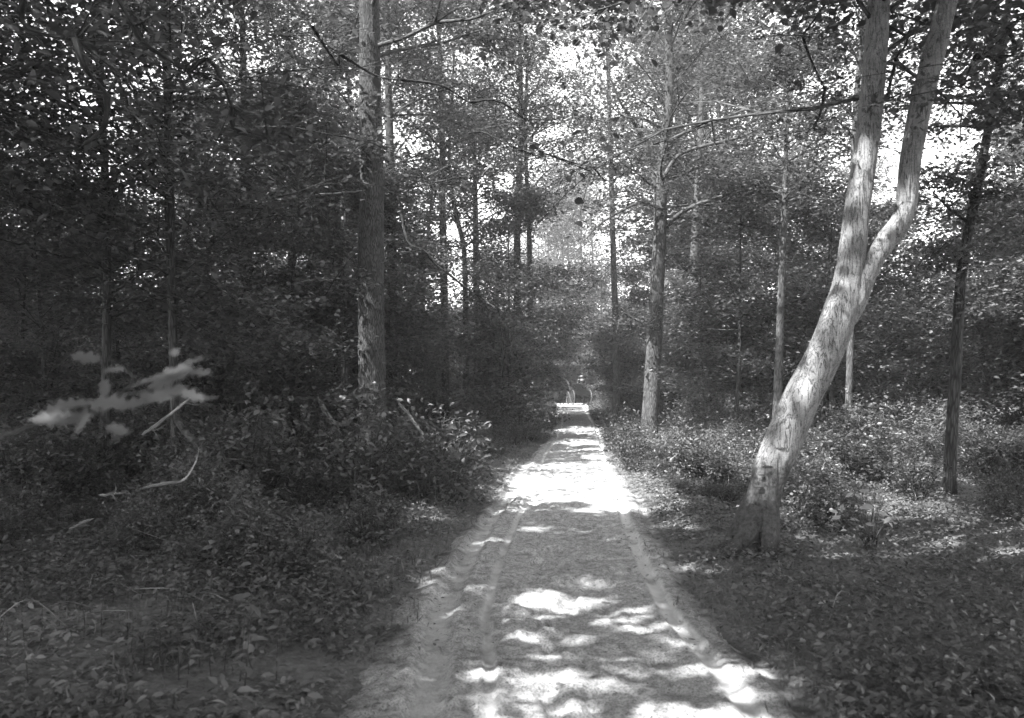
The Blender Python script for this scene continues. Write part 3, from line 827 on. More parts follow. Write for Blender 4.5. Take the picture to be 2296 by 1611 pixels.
def bad_spot(x, y, tall, s_):
    cb, H, Rr = (3.5, 17 * s_, 3.0) if tall else (.6, 7 * s_, 1.9)
    for h in np.arange(cb, H, 1.0):
        q = 1 - .5 * (h - cb) / (H - cb)
        gx = x - S.x / S.z * h; gy = y - S.y / S.z * h
        if y > 20 and any(math.hypot(gx - a, gy - b) < Rr * q + .7 for a, b in SUNNY): return True
        if y < 17.5 and any(math.hypot(gx - a, gy - b) < Rr * q + .2 for a, b in TRUNK_SUN): return True
    zc, zr_ = (cb + H) / 2, (H - cb) / 2
    if y < 14: return False
    for gx, gy, gr in GAPS:
        if not gr: continue
        X_ = (gx - CX) / F * y; Z_ = EYE - (gy - HY) / F * y; m_ = gr / F * y * .5 - (.1 * Rr if gx < 1600 else -.1 * Rr)
        if ((X_ - x) / (Rr + m_)) ** 2 + ((Z_ - zc) / (zr_ + m_)) ** 2 < 1: return True
    return False
def scatter(protos, n, yr, side, gap, lab, grp, name, cmin=1.0, seed=1, wedge=.76, xmax=999, smin=.85, smax=1.2, clearpx=()):
    r_ = np.random.default_rng(seed); c = 0; tr = 0
    while c < n and tr < 20000:
        tr += 1
        y = yr[0] + (yr[1] - yr[0]) * r_.random() ** .8
        if side < 0: x = r_.uniform(-wedge * y - 3, road_x(y) - road_h(y) - cmin)
        else: x = r_.uniform(road_x(y) + road_h(y) + cmin, wedge * y + 3)
        if abs(x - road_x(y)) > xmax: continue
        if not ok(x, y, gap): continue
        px = CX + x / y * F
        if any(a < px < b for a, b in clearpx): continue
        pi = int(r_.integers(len(protos))); pr = protos[pi]
        s_ = r_.uniform(smin, smax)
        if bad_spot(x, y, protos is PT, s_): continue
        rp = (2.6 if protos is PS else 1.2) * s_ / y * F
        if any(y < dd_ and abs(px - tx_) < rp + w_ for tx_, dd_, w_ in ((1470, 24.4, 14), (1378, 33.8, 4), (833, 16.5, 25), (1047, 30.4, 22))): continue
        if protos is PS and 28 < y < 63 and abs(px - 1302) < 2.3 * s_ / y * F + 22: continue
        if y < 16 and 1560 < px < 1990: continue
        placed.append((x, y)); c += 1
        o = copy_tree(pr) if pr.as_pointer() in USED else pr
        USED.add(pr.as_pointer())
        o.name = name
        o.location = (x, y, gz(x, y) - .03); o.rotation_euler = (r_.normal(0, .03), r_.normal(0, .03), r_.uniform(0, 6.28)); o.scale = (s_, s_, s_ * r_.uniform(.9, 1.1))
        tag(o, lab, "tree", grp)
    return c
RW, LW = " in the wood right of the road", " in the left wood"
scatter(PS, 16, (26, 62), -1, 1.5, "leafy young tree leaning over the far road from its left side", "young trees hugging the far road on the left", "young_tree", 1.5, 21, xmax=4.6)
scatter(PS, 15, (27, 62), 1, 1.5, "leafy young tree leaning over the far road from its right side", "young trees hugging the far road on the right", "young_tree", 1.5, 22, xmax=4.8)
scatter(PT, 8, (32, 62), -1, 2.6, "tall tree whose crown arches over the far road from the left", "tall trees arching over the far road from the left", "tall_tree", 1.6, 23, xmax=5, smin=.9, smax=1.3)
scatter(PT, 7, (32, 62), 1, 2.6, "tall tree whose crown arches over the far road from the right", "tall trees arching over the far road from the right", "tall_tree", 1.6, 24, xmax=5.5, smin=.9, smax=1.3)
scatter(PS, 22, (14, 30), -1, 1.3, "leafy young tree between the big oak and the road", "young trees between the big oak and the road", "young_tree", 1.5, 31, xmax=6.5, smin=.7, smax=1.15)
scatter(PT, 7, (30, 50), 1, 2.2, "tall leafy tree close to the road on its right side", "tall trees close to the road on the right", "tall_tree", 1.8, 32, xmax=9, smin=1.0, smax=1.4)
scatter(PT, 8, (30, 56), -1, 2.2, "tall leafy tree close to the road on its left side", "tall trees close to the road on the left", "tall_tree", 1.8, 33, xmax=9, smin=1.0, smax=1.4)
scatter(PS, 38, (16, 34), 1, 1.4, "leafy young tree"+RW, "young trees in the right wood", "young_tree", 1.6, 11)
scatter(PT, 9, (22, 40), 1, 2.4, "fairly near tall tree"+RW, "nearer tall trees in the right wood", "tall_tree", 2.2, 12)
scatter(PS, 30, (22, 46), -1, 1.5, "leafy young tree at middle distance"+LW, "young trees further back in the left wood", "young_tree", 1.6, 13)
scatter(PT, 10, (30, 46), -1, 2.6, "tall tree at middle distance"+LW, "tall trees further back in the left wood", "tall_tree", 2.6, 14)
scatter(PT, 17, (44, 80), -1, 2.8, "tall tree far back on the left of the road", "far tall trees on the left", "far_tree", 2.8, 15, smax=1.5)
scatter(PT, 12, (40, 80), 1, 3.0, "tall tree far back on the right of the road", "far tall trees on the right", "far_tree", 2.6, 16, smax=1.4)
scatter(PS, 20, (44, 80), -1, 1.6, "low leafy tree far back on the left of the road", "far low trees on the left", "low_tree", 2.0, 17)
scatter(PS, 20, (36, 80), 1, 1.6, "low leafy tree far back on the right of the road", "far low trees on the right", "low_tree", 2.0, 18)
# the road bends away behind the buggy: trees close the opening
r_ = np.random.default_rng(25)
for k_, (x, y, pr, sc_) in enumerate([(4.9, 79, 0, 1.0), (7.6, 75, 1, .9), (2.0, 76, 3, 1.1), (6.2, 84, 2, 1.1), (3.4, 86, 1, 1.2), (8.8, 83, 0, 1.2), (5.7, 78, -1, .9), (3.1, 77.5, -2, .9), (8.6, 73.5, -3, .9), (4.4, 79.5, -3, 1.1), (6.7, 77.5, -2, 1.2), (1.2, 80, -1, 1.2), (9.8, 77, -1, 1.2), (5.3, 80.5, -1, 1.4), (4.2, 72.5, -1, .8), (6.6, 73, -2, .9), (5.4, 75, 3, .9), (3.0, 70, 1, .85), (7.9, 69, 3, 1.0), (6.0, 88, 2, 1.3), (4.0, 92, 0, 1.3), (7.5, 94, 2, 1.4)]):
    src = PT[pr] if pr >= 0 else PS[-pr - 1]
    o = copy_tree(src); o.name = "closing_tree"; o.location = (x, y, gz(x, y)); o.rotation_euler = (0, 0, r_.uniform(0, 6.28)); o.scale = (sc_,) * 3
    placed.append((x, y)); tag(o, "leafy tree standing behind the buggy where the road closes", "tree", "trees closing the view behind the buggy")

# far-off wood that reads as one mass, closing the view
rng = np.random.default_rng(900)
n_ = 210000
cx_ = rng.uniform(-85, 85, 1500); cy_ = rng.uniform(80, 122, 1500); top_ = 7 + 8 * fbm(cx_, cy_, .06, 3, 4)
cz_ = top_ * rng.random(1500) ** 1.1
ci = rng.integers(0, 1500, n_)
C = np.stack([cx_[ci], cy_[ci], cz_[ci]], -1) + rng.normal(0, 1, (n_, 3)) * np.array([1.5, 1.5, .6])
C = C[C[:, 2] > 0]
o = leaf_mesh("distant_wood", C, rng.uniform(.25, .46, len(C)), rng, M['leaf_far'])
tag(o, "mass of far foliage closing off the wood behind everything", "wood", None, 'stuff')

# ------------------------------------------------------------------ shrubs
def shrub_proto(seed, Hs, Rs, nstem, nleaf, leaf, mat, shape=LEAF_SIMPLE, width=.5, tilt=.6):
    r_ = np.random.default_rng(seed)
    e = empty("shrub", (0, 0, 0)); w = Wood(); cl = []
    for k in range(nstem):
        a = r_.uniform(0, 6.28); q = Rs * r_.random() ** .6
        p = np.array([math.cos(a) * q * .3, math.sin(a) * q * .3, -.04]); tip = np.array([math.cos(a) * q, math.sin(a) * q, Hs * r_.uniform(.5, 1.0) * (1 - .35 * q / Rs)])
        P = smooth_path([p, (p + tip) / 2 + r_.normal(0, .05, 3) + [0, 0, .05], tip], 8)
        w.tube(P, np.linspace(.007, .002, 8) * (1 + Hs * .5), 4, cap=False)
        for j in range(2, 8):
            for _ in range(2):
                q1 = P[j] + r_.normal(0, .11, 3) * np.array([1, 1, .5]) * (Hs + .3); w.tube([P[j], q1], [.003, .001], 3, cap=False); cl += [q1, (q1 + P[j]) / 2]
    w.obj("stems", M['bark_mid'], e)
    cl = np.array(cl); ci = r_.integers(0, len(cl), nleaf)
    C = cl[ci] + r_.normal(0, .045 * (Hs + .4), (nleaf, 3)); C = C[C[:, 2] > .02]
    leaf_mesh("leaves", C, leaf * r_.uniform(.6, 1.3, len(C)), r_, mat, e, shape, width, tilt)
    return e
SH = [shrub_proto(501, .55, .5, 26, 2600, .034, M['leaf_shrub']), shrub_proto(502, .45, .45, 24, 2300, .030, M['leaf_shrub'])]      # small-leaved heath
SB = [shrub_proto(511, 1.1, .65, 22, 1500, .075, M['leaf'], LEAF_OVAL), shrub_proto(512, .85, .6, 20, 1300, .07, M['leaf'], LEAF_OVAL), shrub_proto(513, 1.5, .8, 24, 1900, .08, M['leaf'], LEAF_OVAL)]
SF = [shrub_proto(521, 1.9, 1.1, 22, 1700, .12, M['leaf']), shrub_proto(522, 2.6, 1.3, 24, 2100, .13, M['leaf'])]
def put(protos, x, y, sc, r_, name, lab, grp, cat, sz=1.0):
    px = CX + x / y * F
    if any(a_ < px < b_ and y0_ < y < y1_ for a_, b_, y0_, y1_ in ((1010, 1094, 12, 36.8), (860, 912, 11, 20.8), (790, 880, 12.2, 16.4), (1535, 1665, 8.6, 11.6), (1425, 1490, 19, 24.4))): return None
    if protos is SF and name == 'bank_shrub' and 880 < px < 1140: return None
    if name == 'bank_shrub' and 930 < px < 1140 and y > 12: sc = min(sc, .46)
    pr = protos[int(r_.integers(len(protos)))]
    o = copy_tree(pr) if pr.as_pointer() in USED else pr
    USED.add(pr.as_pointer()); o.name = name
    o.location = (x, y, gz(x, y)); o.rotation_euler = (0, 0, r_.uniform(0, 6.28)); o.scale = (sc, sc, sc * sz)
    return tag(o, lab, cat, grp)
r_ = np.random.default_rng(31); c = 0
while c < 95:      # sunlit small-leaved bushes on the right verge
    y = r_.uniform(9.2, 24); x = road_x(y) + road_h(y) + .25 + r_.random() ** 1.2 * (2.4 if y > 12 else 1.9)
    px = CX + x / y * F
    if abs(x - base3[0]) < .5 and abs(y - base3[1]) < .7: continue
    put(SH if r_.random() < .75 else SB[:2], x, y, r_.uniform(.45, 1.0), r_, "small_bush", "low small-leaved bush on the right verge", "low bushes on the right verge", "bush", r_.uniform(.7, 1.35)); c += 1
c = 0
while c < 120:      # broader-leaved undergrowth right of them
    y = r_.uniform(9.5, 26); x = road_x(y) + road_h(y) + r_.uniform(1.8, 2.0 + y * .6)
    px = CX + x / y * F
    if y < 11.5 and px < 2080: continue
    put(SB, x, y, r_.uniform(.5, 1.15) if y > 13 else r_.uniform(.4, .7), r_, "undergrowth_shrub", "leafy shrub in the undergrowth right of the road", "undergrowth shrubs on the right", "shrub"); c += 1
c = 0
while c < 170:     # left bank
    y = r_.uniform(6.6, 26); x = road_x(y) - road_h(y) - .5 - r_.random() ** 1.25 * (y * .66)
    if y < 9 and x > -1.5: continue
    put(SF if (y > 14 and r_.random() < .22) else SB if r_.random() < .75 else SH, x, y, r_.uniform(.6, 1.45) * (1 if y > 10 else .62), r_, "bank_shrub", "dark leafy shrub on the left bank of the road", "shrubs on the left bank", "shrub"); c += 1
c = 0
while c < 95:      # shrubs walling the far road on both sides
    y = r_.uniform(24, 76); s_ = -1 if r_.random() < .55 else 1
    x = road_x(y) + s_ * (road_h(y) + .95 + r_.random() ** 1.5 * 6)
    if abs(y - 64) < 6 and abs(x - road_x(y)) < 2.9: continue
    if 24 < y < 66 and abs(CX + x / y * F - 1302) < 1.35 / y * F + 24: continue
    put(SF, x, y, r_.uniform(.5, 1.0), r_, "roadside_shrub", "tall roadside shrub along the far stretch of the road", "shrubs along the far road", "shrub"); c += 1

for k_ in range(14):      # brush across the road's end, behind the buggy
    put(SF, 2.2 + k_ * .5 + r_.uniform(-.3, .3), 71 + 2.5 * r_.random() + (k_ % 3), r_.uniform(.8, 1.1), r_, "brush", "leafy brush behind the buggy where the road ends", "brush behind the buggy", "brush")
# seedlings with a few broad upright leaves, left foreground
def seedling(seed, Hs, nl, leaf, mat):
    r_ = np.random.default_rng(seed); e = empty("seedling", (0, 0, 0)); w = Wood()
    tip = np.array([r_.normal(0, .04), r_.normal(0, .04), Hs]); P = smooth_path([[0, 0, -.03], tip * .5 + r_.normal(0, .012, 3), tip], 9)
    w.tube(P, np.linspace(.004, .0015, 9), 5, cap=False); w.obj("stem", M['bark_mid'], e)
    C = []; T = []
    for k in range(nl):
        j = 2 + int(6.9 * k / nl); a = k * 2.4 + r_.uniform(-.3, .3)
        C.append(P[j]); T.append([math.cos(a), math.sin(a), r_.uniform(-.1, .7)])
    leaf_mesh("leaves", np.array(C), leaf * r_.uniform(.7, 1.2, nl), r_, mat, e, LEAF_OVAL, .48, .3, T=np.array(T))
    return e
SD = [seedling(601, .38, 9, .085, M['leaf_near']), seedling(602, .28, 7, .075, M['leaf_near']), seedling(603, .48, 12, .09, M['leaf_near']), seedling(604, .2, 5, .07, M['leaf_near'])]
c = 0; r_ = np.random.default_rng(32)
while c < 170:
    y = 4.3 + 9 * r_.random() ** 1.2; x = road_x(y) - road_h(y) - .35 - r_.random() * y * .58
    put(SD, x, y, r_.uniform(.6, 1.1), r_, "seedling", "small seedling with broad leaves on the left bank", "seedlings on the left bank", "plant"); c += 1
c = 0
while c < 45:
    y = 4.8 + 6 * r_.random(); x = road_x(y) + road_h(y) + .5 + r_.random() * y * .5
    put(SD, x, y, r_.uniform(.3, .6), r_, "seedling", "tiny seedling in the grassy litter right of the road", "seedlings on the right verge", "plant"); c += 1

# the pale broad-leaved chestnut sprout and the lone seedling on the right
g_ = gnd(1950, 1215)
e = empty("broadleaf_sprout", (g_[0], g_[1], gz(*g_))); tag(e, "pale sprout with large drooping pointed leaves right of the leaning tree", "plant")
w = Wood(); C = []; T = []; Ls = []
r_ = np.random.default_rng(8)
for (px, py, lx, lz, L) in [(1885, 1160, -1, -.4, .15), (1905, 1165, .9, -.6, .14), (1880, 1150, -.7, .5, .13), (1925, 1140, 1, .1, .2), (1960, 1140, -.8, .6, .16), (1965, 1150, 1, -.25, .18), (2000, 1160, -.7, -.3, .15),
                            (2003, 1155, .8, -.6, .12), (1975, 1125, .2, 1, .13), (1940, 1120, -.5, .7, .14), (1915, 1105, -1, 0, .15), (1925, 1100, 1, -.1, .17), (1930, 1090, .2, .9, .09), (1965, 1085, .4, -1, .10),
                            (1985, 1110, 1, .1, .15), (1890, 1130, -.2, -.9, .14), (1940, 1175, 1, -.2, .12), (1900, 1190, -1, -.3, .12), (1990, 1170, .1, -.8, .12), (1960, 1105, .9, .2, .14)]:
    d = g_[1] + r_.uniform(-.18, .12); p = at(px, py, d) - np.array(e.location)
    P = smooth_path([np.array([r_.normal(0, .03), r_.normal(0, .03), -.02]), p * .5 + [0, 0, .05], p], 7)
    w.tube(P, np.linspace(.005, .002, 7), 5, cap=False)
    C.append(p); T.append([lx, r_.uniform(-.5, .2), lz]); Ls.append(L * .8)
w.obj("stems", M['bark_mid'], e)
leaf_mesh("leaves", np.array(C), np.array(Ls), r_, M['leaf_pale'], e, LEAF_OVAL, .42, .35, up=np.array([0, -1.0, 0]), T=np.array(T))
g_ = gnd(1858, 1378)
e = empty("lone_seedling", (g_[0], g_[1], gz(*g_))); tag(e, "lone two-leaved seedling standing in the open litter right of the road", "plant")
w = Wood(); w.tube([[0, 0, -.02], [0, 0, .06], [-.01, 0, .11]], [.003, .003, .002], 5); w.obj("stem", M['bark_mid'], e)
leaf_mesh("leaves", np.array([[-.01, 0, .11]] * 3), np.array([.08, .07, .08]), r_, M['leaf_pale'], e, LEAF_OVAL, .4, .2, up=np.array([0, -1, 0]), T=np.array([[.5, 0, 1], [1, -.2, .1], [-1, 0, -.5]]))

# ------------------------------------------------------------------ ground cover
def surf(x, y):
    """height of whatever lies on top: forest floor or the ragged road sheet"""
    r = np.clip(np.searchsorted(rs, y), 0, n0 - 1); hw = road_h(y) + .55; uu = (x - road_x(y)) / hw
    c = np.clip(((uu + 1) / 2 * (n1 - 1)).round().astype(int), 0, n1 - 1)
    zz = np.where(np.abs(uu) < 1, zr[r, c], -9)
    return np.maximum(gheight(x, y), zz)
def verge_pts(n, r_, yr, side=None, wide=.72, pad=.0):
    y = yr[0] + (yr[1] - yr[0]) * r_.random(n) ** 1.6
    x = r_.uniform(-1, 1, n) * (wide * y + 1.5)
    d = np.abs(x - road_x(y)) - road_h(y)
    k = d > pad + .35 * (fbm(x, y, 1.7, 3, 61) - .5)
    return x[k], y[k], d[k]
r_ = np.random.default_rng(71)
x, y, d = verge_pts(150000, r_, (2.5, 32), pad=-.05)
x2 = r_.uniform(-1, 1, 12000); y2 = 2.5 + 28 * r_.random(12000) ** 1.5; e2 = .25 - .95 * r_.random(12000) ** 1.8; k_ = fbm(x2, y2, 1.9, 2, 29) > .45; x2, y2, e2 = x2[k_], y2[k_], e2[k_]; x2 = road_x(y2) + np.sign(x2) * (road_h(y2) + e2)
x = np.concatenate([x, x2]); y = np.concatenate([y, y2])
k = fbm(x, y, 1.1, 4, 88) > .40; x, y = x[k], y[k]
C = np.stack([x, y, surf(x, y) + r_.uniform(.0, .03, len(x))], -1)
o = leaf_mesh("leaf_litter", C, np.where(np.abs(x - road_x(y)) < road_h(y), .5, 1.0) * (.015 + .085 * r_.random(len(C)) ** 2.2), r_, M['litter'], None, LEAF_OVAL, .42, .5)
tag(o, "brown dead leaves and litter covering the forest floor beside the road", "leaf litter", None, 'stuff')
# debris on the road
y = 2 + 30 * r_.random(16000) ** 1.5; x = road_x(y) + r_.uniform(-1.5, 1.5, len(y))
ed_ = (np.abs(x - road_x(y)) - road_h(y))
k = r_.random(len(x)) < np.clip(np.exp(ed_ / .22), .09, 1) * (fbm(x, y, .9, 3, 55) > .42)
x, y = x[k], y[k]
C = np.stack([x, y, surf(x, y) + .006], -1)
o = leaf_mesh("leaf_crumbs", C, r_.uniform(.012, .04, len(C)), r_, M['wood_dull'], None, LEAF_SIMPLE, .3, .5)
tag(o, "small dark leaf and bark crumbs scattered over the sandy road", "debris", None, 'stuff')
# grass tufts
x, y, d = verge_pts(15000, r_, (2.6, 24), pad=-.28)
k = r_.random(len(x)) < (.25 + .75 * (d > -.05)) * np.where(x > road_x(y), np.exp(-d / 2.2), .55 * np.exp(-d / 1.3)) * (fbm(x, y, .8, 3, 9) > .42)
x, y = x[k], y[k]; nb = 5
tx = np.repeat(x, nb) + r_.normal(0, .07, len(x) * nb); ty = np.repeat(y, nb) + r_.normal(0, .07, len(x) * nb)
C = np.stack([tx, ty, surf(tx, ty) - .01], -1)
T = np.stack([r_.normal(0, .6, len(C)), r_.normal(0, .6, len(C)), np.ones(len(C))], -1)
o = leaf_mesh("grass", C, r_.uniform(.03, .11, len(C)) * np.where(C[:, 0] < road_x(C[:, 1]), 1.3, .8), r_, M['grass'], None, LEAF_SIMPLE, .05, 1.0, up=np.array([0, 0, -1.0]), T=T)
tag(o, "thin grass blades along both edges of the road", "grass", None, 'stuff')
# low ground plants
x, y, d = verge_pts(85000, r_, (3.2, 34), pad=-.12)
k = r_.random(len(x)) < (.3 + .7 * (d > .1)) * np.where(x > road_x(y), np.where(y < 9, .45, .75), .85) * (fbm(x, y, .7, 3, 19) > .36)
x, y = x[k], y[k]; nb = 4
tx = np.repeat(x, nb) + r_.normal(0, .05, len(x) * nb); ty = np.repeat(y, nb) + r_.normal(0, .05, len(x) * nb)
fy = r_.uniform(32, 76, 46000); fs = np.where(r_.random(46000) < .5, -1, 1); fx = road_x(fy) + fs * (road_h(fy) - .12 + 9 * r_.random(46000) ** 1.7)
tx = np.concatenate([tx, fx]); ty = np.concatenate([ty, fy])
C = np.stack([tx, ty, surf(tx, ty) + .03 + np.where(ty > 32, .3 * np.clip((np.abs(tx - road_x(ty)) - road_h(ty)) / .8, .1, 1), .16) * r_.random(len(tx))], -1)
o = leaf_mesh("ground_plants", C, r_.uniform(.03, .075, len(C)) * np.where(ty > 32, 2.1, 1.0), r_, M['leaf_shrub'], None, LEAF_SIMPLE, .5, .5)
tag(o, "low leafy plants carpeting the forest floor off the road", "ground cover", None, 'stuff')

# ------------------------------------------------------------------ fallen wood
def stick(name, pts, label, cat, mat, seg=8, twigs=(), n=24):
    P = smooth_path([at(a, b, d) for a, b, d, w_ in pts], n); Rr = smooth_path([[w_ / F * d / 2] for a, b, d, w_ in pts], n)[:, 0].clip(.003)
    b0 = P[0].copy(); e = Wood(); r_ = np.random.default_rng(int(abs(pts[0][0])))
    P = P + np.cumsum(r_.normal(0, .004, (n, 3)), 0) * (P[0][1] / 8); Rr = .78 * Rr * np.concatenate([[.45, .8], np.ones(n - 5), [.9, .6, .3]])
    e.tube(P - b0, Rr * (1 + r_.normal(0, .10, n)), seg, ridges(4, float(Rr.mean()) * .15, 3))
    for k_ in range(5):
        j_ = int(r_.integers(3, n - 3)); L_ = float(Rr.mean()) * r_.uniform(6, 16); dd_ = P[j_ + 1] - P[j_ - 1]; dd_ = dd_ / np.linalg.norm(dd_) + r_.normal(0, .7, 3); dd_ /= np.linalg.norm(dd_)
        q_ = P[j_] - b0; e.tube(smooth_path([q_, q_ + dd_ * L_ * .5 + r_.normal(0, L_ * .06, 3), q_ + dd_ * L_], 6), np.linspace(.45, .12, 6) * float(Rr.mean()), 5, cap=False)
    for tw in twigs:
        Q = smooth_path([at(a, b, d) for a, b, d in tw], 6) - b0; e.tube(Q, np.linspace(.006, .002, 6), 5, cap=False)
    o = e.obj(name, mat); o.location = tuple(b0)
    return tag(o, label, cat)
stick("fallen_log", [(395, 945, 11.5, 22), (430, 985, 11.2, 24), (470, 1030, 10.9, 26), (520, 1075, 10.6, 30), (590, 1125, 10.2, 30)], "thick dull rotting log slanting down to the right in the left undergrowth", "log", M['wood_dull'])
stick("dead_pole", [(712, 890, 13.2, 12), (740, 935, 13, 14), (775, 990, 12.8, 15), (800, 1020, 12.6, 14)], "dark dead pole leaning toward the foot of the big oak", "dead branch", M['bark_mid'])
stick("pale_pole", [(893, 905, 15, 8), (915, 940, 15, 9), (938, 978, 15, 9), (948, 992, 15, 8)], "short sunlit pale pole leaning right of the big oak", "dead branch", M['twig'])
stick("pale_stick", [(318, 975, 8, 9), (350, 950, 8, 9), (385, 925, 8, 8), (432, 882, 8, 6)], "pale straight dead stick slanting up behind the near leafy spray", "dead branch", M['twig'])
stick("fallen_branch", [(318, 1095, 7.0, 6), (370, 1083, 7.0, 8), (405, 1077, 7.1, 7), (425, 1060, 7.2, 5), (440, 1030, 7.3, 4), (446, 1000, 7.4, 3)], "long crooked pale dead branch above the dark hollow in the left foreground", "dead branch", M['twig'])
stick("broken_twig", [(222, 1112, 6.6, 6), (245, 1109, 6.6, 7), (285, 1106, 6.7, 4)], "short forked pale twig left of the long crooked branch", "twig", M['twig'], twigs=[[(256, 1108, 6.6), (260, 1098, 6.6), (258, 1085, 6.6)]], n=12)
stick("bent_twig", [(155, 1185, 5.6, 5), (185, 1170, 5.6, 6), (212, 1158, 5.6, 4)], "thin pale twig at the left edge below the forked one", "twig", M['twig'], n=10)
stick("horizontal_branch", [(640, 640, 17, 3), (690, 634, 17, 4), (740, 633, 17, 5), (768, 640, 17, 6)], "light horizontal bare branch left of the big oak", "dead branch", M['twig'], twigs=[[(700, 634, 17), (670, 655, 17)], [(720, 634, 17), (700, 620, 17)]])
stick("bare_bough", [(540, 445, 15, 3), (590, 458, 15, 5), (640, 452, 15, 4), (730, 440, 15, 4), (810, 436, 15.5, 3)], "long level bare bough crossing the dark left wood high up", "dead branch", M['twig'])
r_ = np.random.default_rng(40)
for k_ in range(90):
    y = r_.uniform(5, 14); x = road_x(y) - road_h(y) - r_.uniform(.5, y * .5) if k_ % 3 else road_x(y) + road_h(y) + r_.uniform(.6, y * .4)
    a = r_.uniform(0, 6.28); L = r_.uniform(.12, .7)
    w = Wood(); w.tube(smooth_path([[0, 0, 0], [math.cos(a) * L * .5, math.sin(a) * L * .5, r_.uniform(.02, .2)], [math.cos(a + .2) * L, math.sin(a + .2) * L, r_.uniform(-.02, .3)]], 9), np.linspace(.005, .002, 9), 5)
    o = w.obj("dead_twig", M['twig']); o.location = (x, y, gz(x, y) + .02)
    tag(o, "thin bare dead twig lying among the plants beside the road", "twig", "loose twigs lying beside the road")

# ------------------------------------------------------------------ cordwood stacks
def split_log(r_, L, rr, mode):
    k = 12; V = []; Fq = []; U = []
    half = mode
    prof = []
    for j in range(k):
        a = 2 * math.pi * j / k; q = rr * (1 + r_.normal(0, .05)); y_, z_ = q * math.cos(a), q * math.sin(a)
        if half: z_ = max(z_, -rr * .05)
        prof.append((y_, z_))
    for x_ in (-L / 2, L / 2):
        for (y_, z_) in prof: V.append((x_, y_, z_)); U.append((y_, z_))
    V = np.array(V); faces = [[j, (j + 1) % k, k + (j + 1) % k, k + j] for j in range(k)]
    return V, faces
def log_obj(r_, p, dirx, L, rr, half, lab, grp):
    V, f = split_log(r_, L, rr, half); k = 12
    me = bpy.data.meshes.new("cord_log")
    me.from_pydata([tuple(v) for v in V], [], f + [list(range(k))[::-1], list(range(k, 2 * k))])
    me.materials.append(M['bark_log']); me.materials.append(M['split'])
    for i_, p_ in enumerate(me.polygons):
        if i_ >= k or (half and V[f[i_]][:, 2].max() < rr * .01): p_.material_index = 1
    o = bpy.data.objects.new("cord_log", me); COL.objects.link(o); o.location = tuple(p)
    o.rotation_euler = (r_.uniform(-.5, .5) + (math.pi if half and r_.random() < .5 else 0), r_.uniform(-.05, .05) - .16, math.atan2(dirx[1], dirx[0]) + r_.uniform(-.05, .05))
    return tag(o, lab, "log", grp)
def stack(px0, px1, py0, py1, d, rows, lab, grp, seed):
    r_ = np.random.default_rng(seed)
    a = at(px0, py1, d); b = at(px1, py0, d); wd = b[0] - a[0]; hgt = b[2] - a[2]
    for i in range(rows):
        z = a[2] + hgt * (i + .5) / rows
        for j in range(3):
            if r_.random() < .12 and i > 1: continue
            log_obj(r_, ((a[0] + b[0]) / 2 + r_.normal(0, .04) - .05 * i, d + (j - 1) * .16 + r_.normal(0, .02), z + r_.normal(0, .01)), (1, .25), wd * r_.uniform(.85, 1.1), hgt / rows * .5 * r_.uniform(.85, 1.05), r_.random() < .4, lab, grp)
stack(1022, 1070, 878, 956, 30.2, 11, "split cordwood log in the stack left of the far road", "logs of the cordwood stack near the far road", 3)
stack(868, 902, 950, 990, 20.5, 8, "short split log in the small stack right behind the big oak", "logs of the small stack behind the big oak", 4)

# ------------------------------------------------------------------ near leafy spray at the left, close to the camera
e_l = at(150, 930, 1.6)
e = empty("near_sapling", tuple(e_l)); tag(e, "pale blurred leafy spray close to the camera at the left edge", "sapling")
w = Wood(); C = []; T = []; Ls = []
r_ = np.random.default_rng(6)
for b in ([(-330, 2600), (-300, 1500), (-120, 1060), (60, 960), (170, 915), (260, 890), (350, 870), (410, 830)], [(260, 890), (300, 850), (260, 815), (220, 800)], [(330, 875), (390, 890), (430, 900)], [(200, 920), (270, 960), (320, 985)]):
    P = smooth_path([at(x, y, 1.6 + .02 * i_) for i_, (x, y) in enumerate(b)], 12 if len(b) < 6 else 26) - e_l
    w.tube(P, np.linspace(.004 if len(b) < 6 else .009, .0015, len(P)), 5, cap=False)
w.obj("twigs", M['bark_mid'], e)
for (px, py, ang, L) in [(170, 930, 195, .13), (215, 905, 170, .12), (240, 890, 120, .10), (270, 880, 20, .15), (310, 885, -10, .13), (330, 870, 25, .13), (290, 905, 185, .12), (255, 915, -25, .13), (350, 850, 55, .10), (385, 830, 15, .12),
                         (395, 800, 110, .07), (410, 835, -35, .11), (395, 875, -35, .10), (300, 965, 200, .09), (290, 975, 150, .09), (230, 810, 165, .10), (280, 830, 170, .08), (200, 925, -80, .08), (180, 900, 210, .12), (230, 920, 200, .12), (160, 950, 180, .11), (330, 895, 5, .12), (425, 895, -30, .09)]:
    C.append(at(px, py, 1.6 + r_.uniform(-.12, .12)) - e_l); a = rad(ang); T.append([math.cos(a), r_.uniform(-.2, .2), math.sin(a)]); Ls.append(L * .74)
leaf_mesh("leaves", np.array(C), np.array(Ls), r_, M['leaf_near'], e, LEAF_OAK, .6, .35, up=np.array([-.2, -1.0, 0.4]), T=np.array(T))

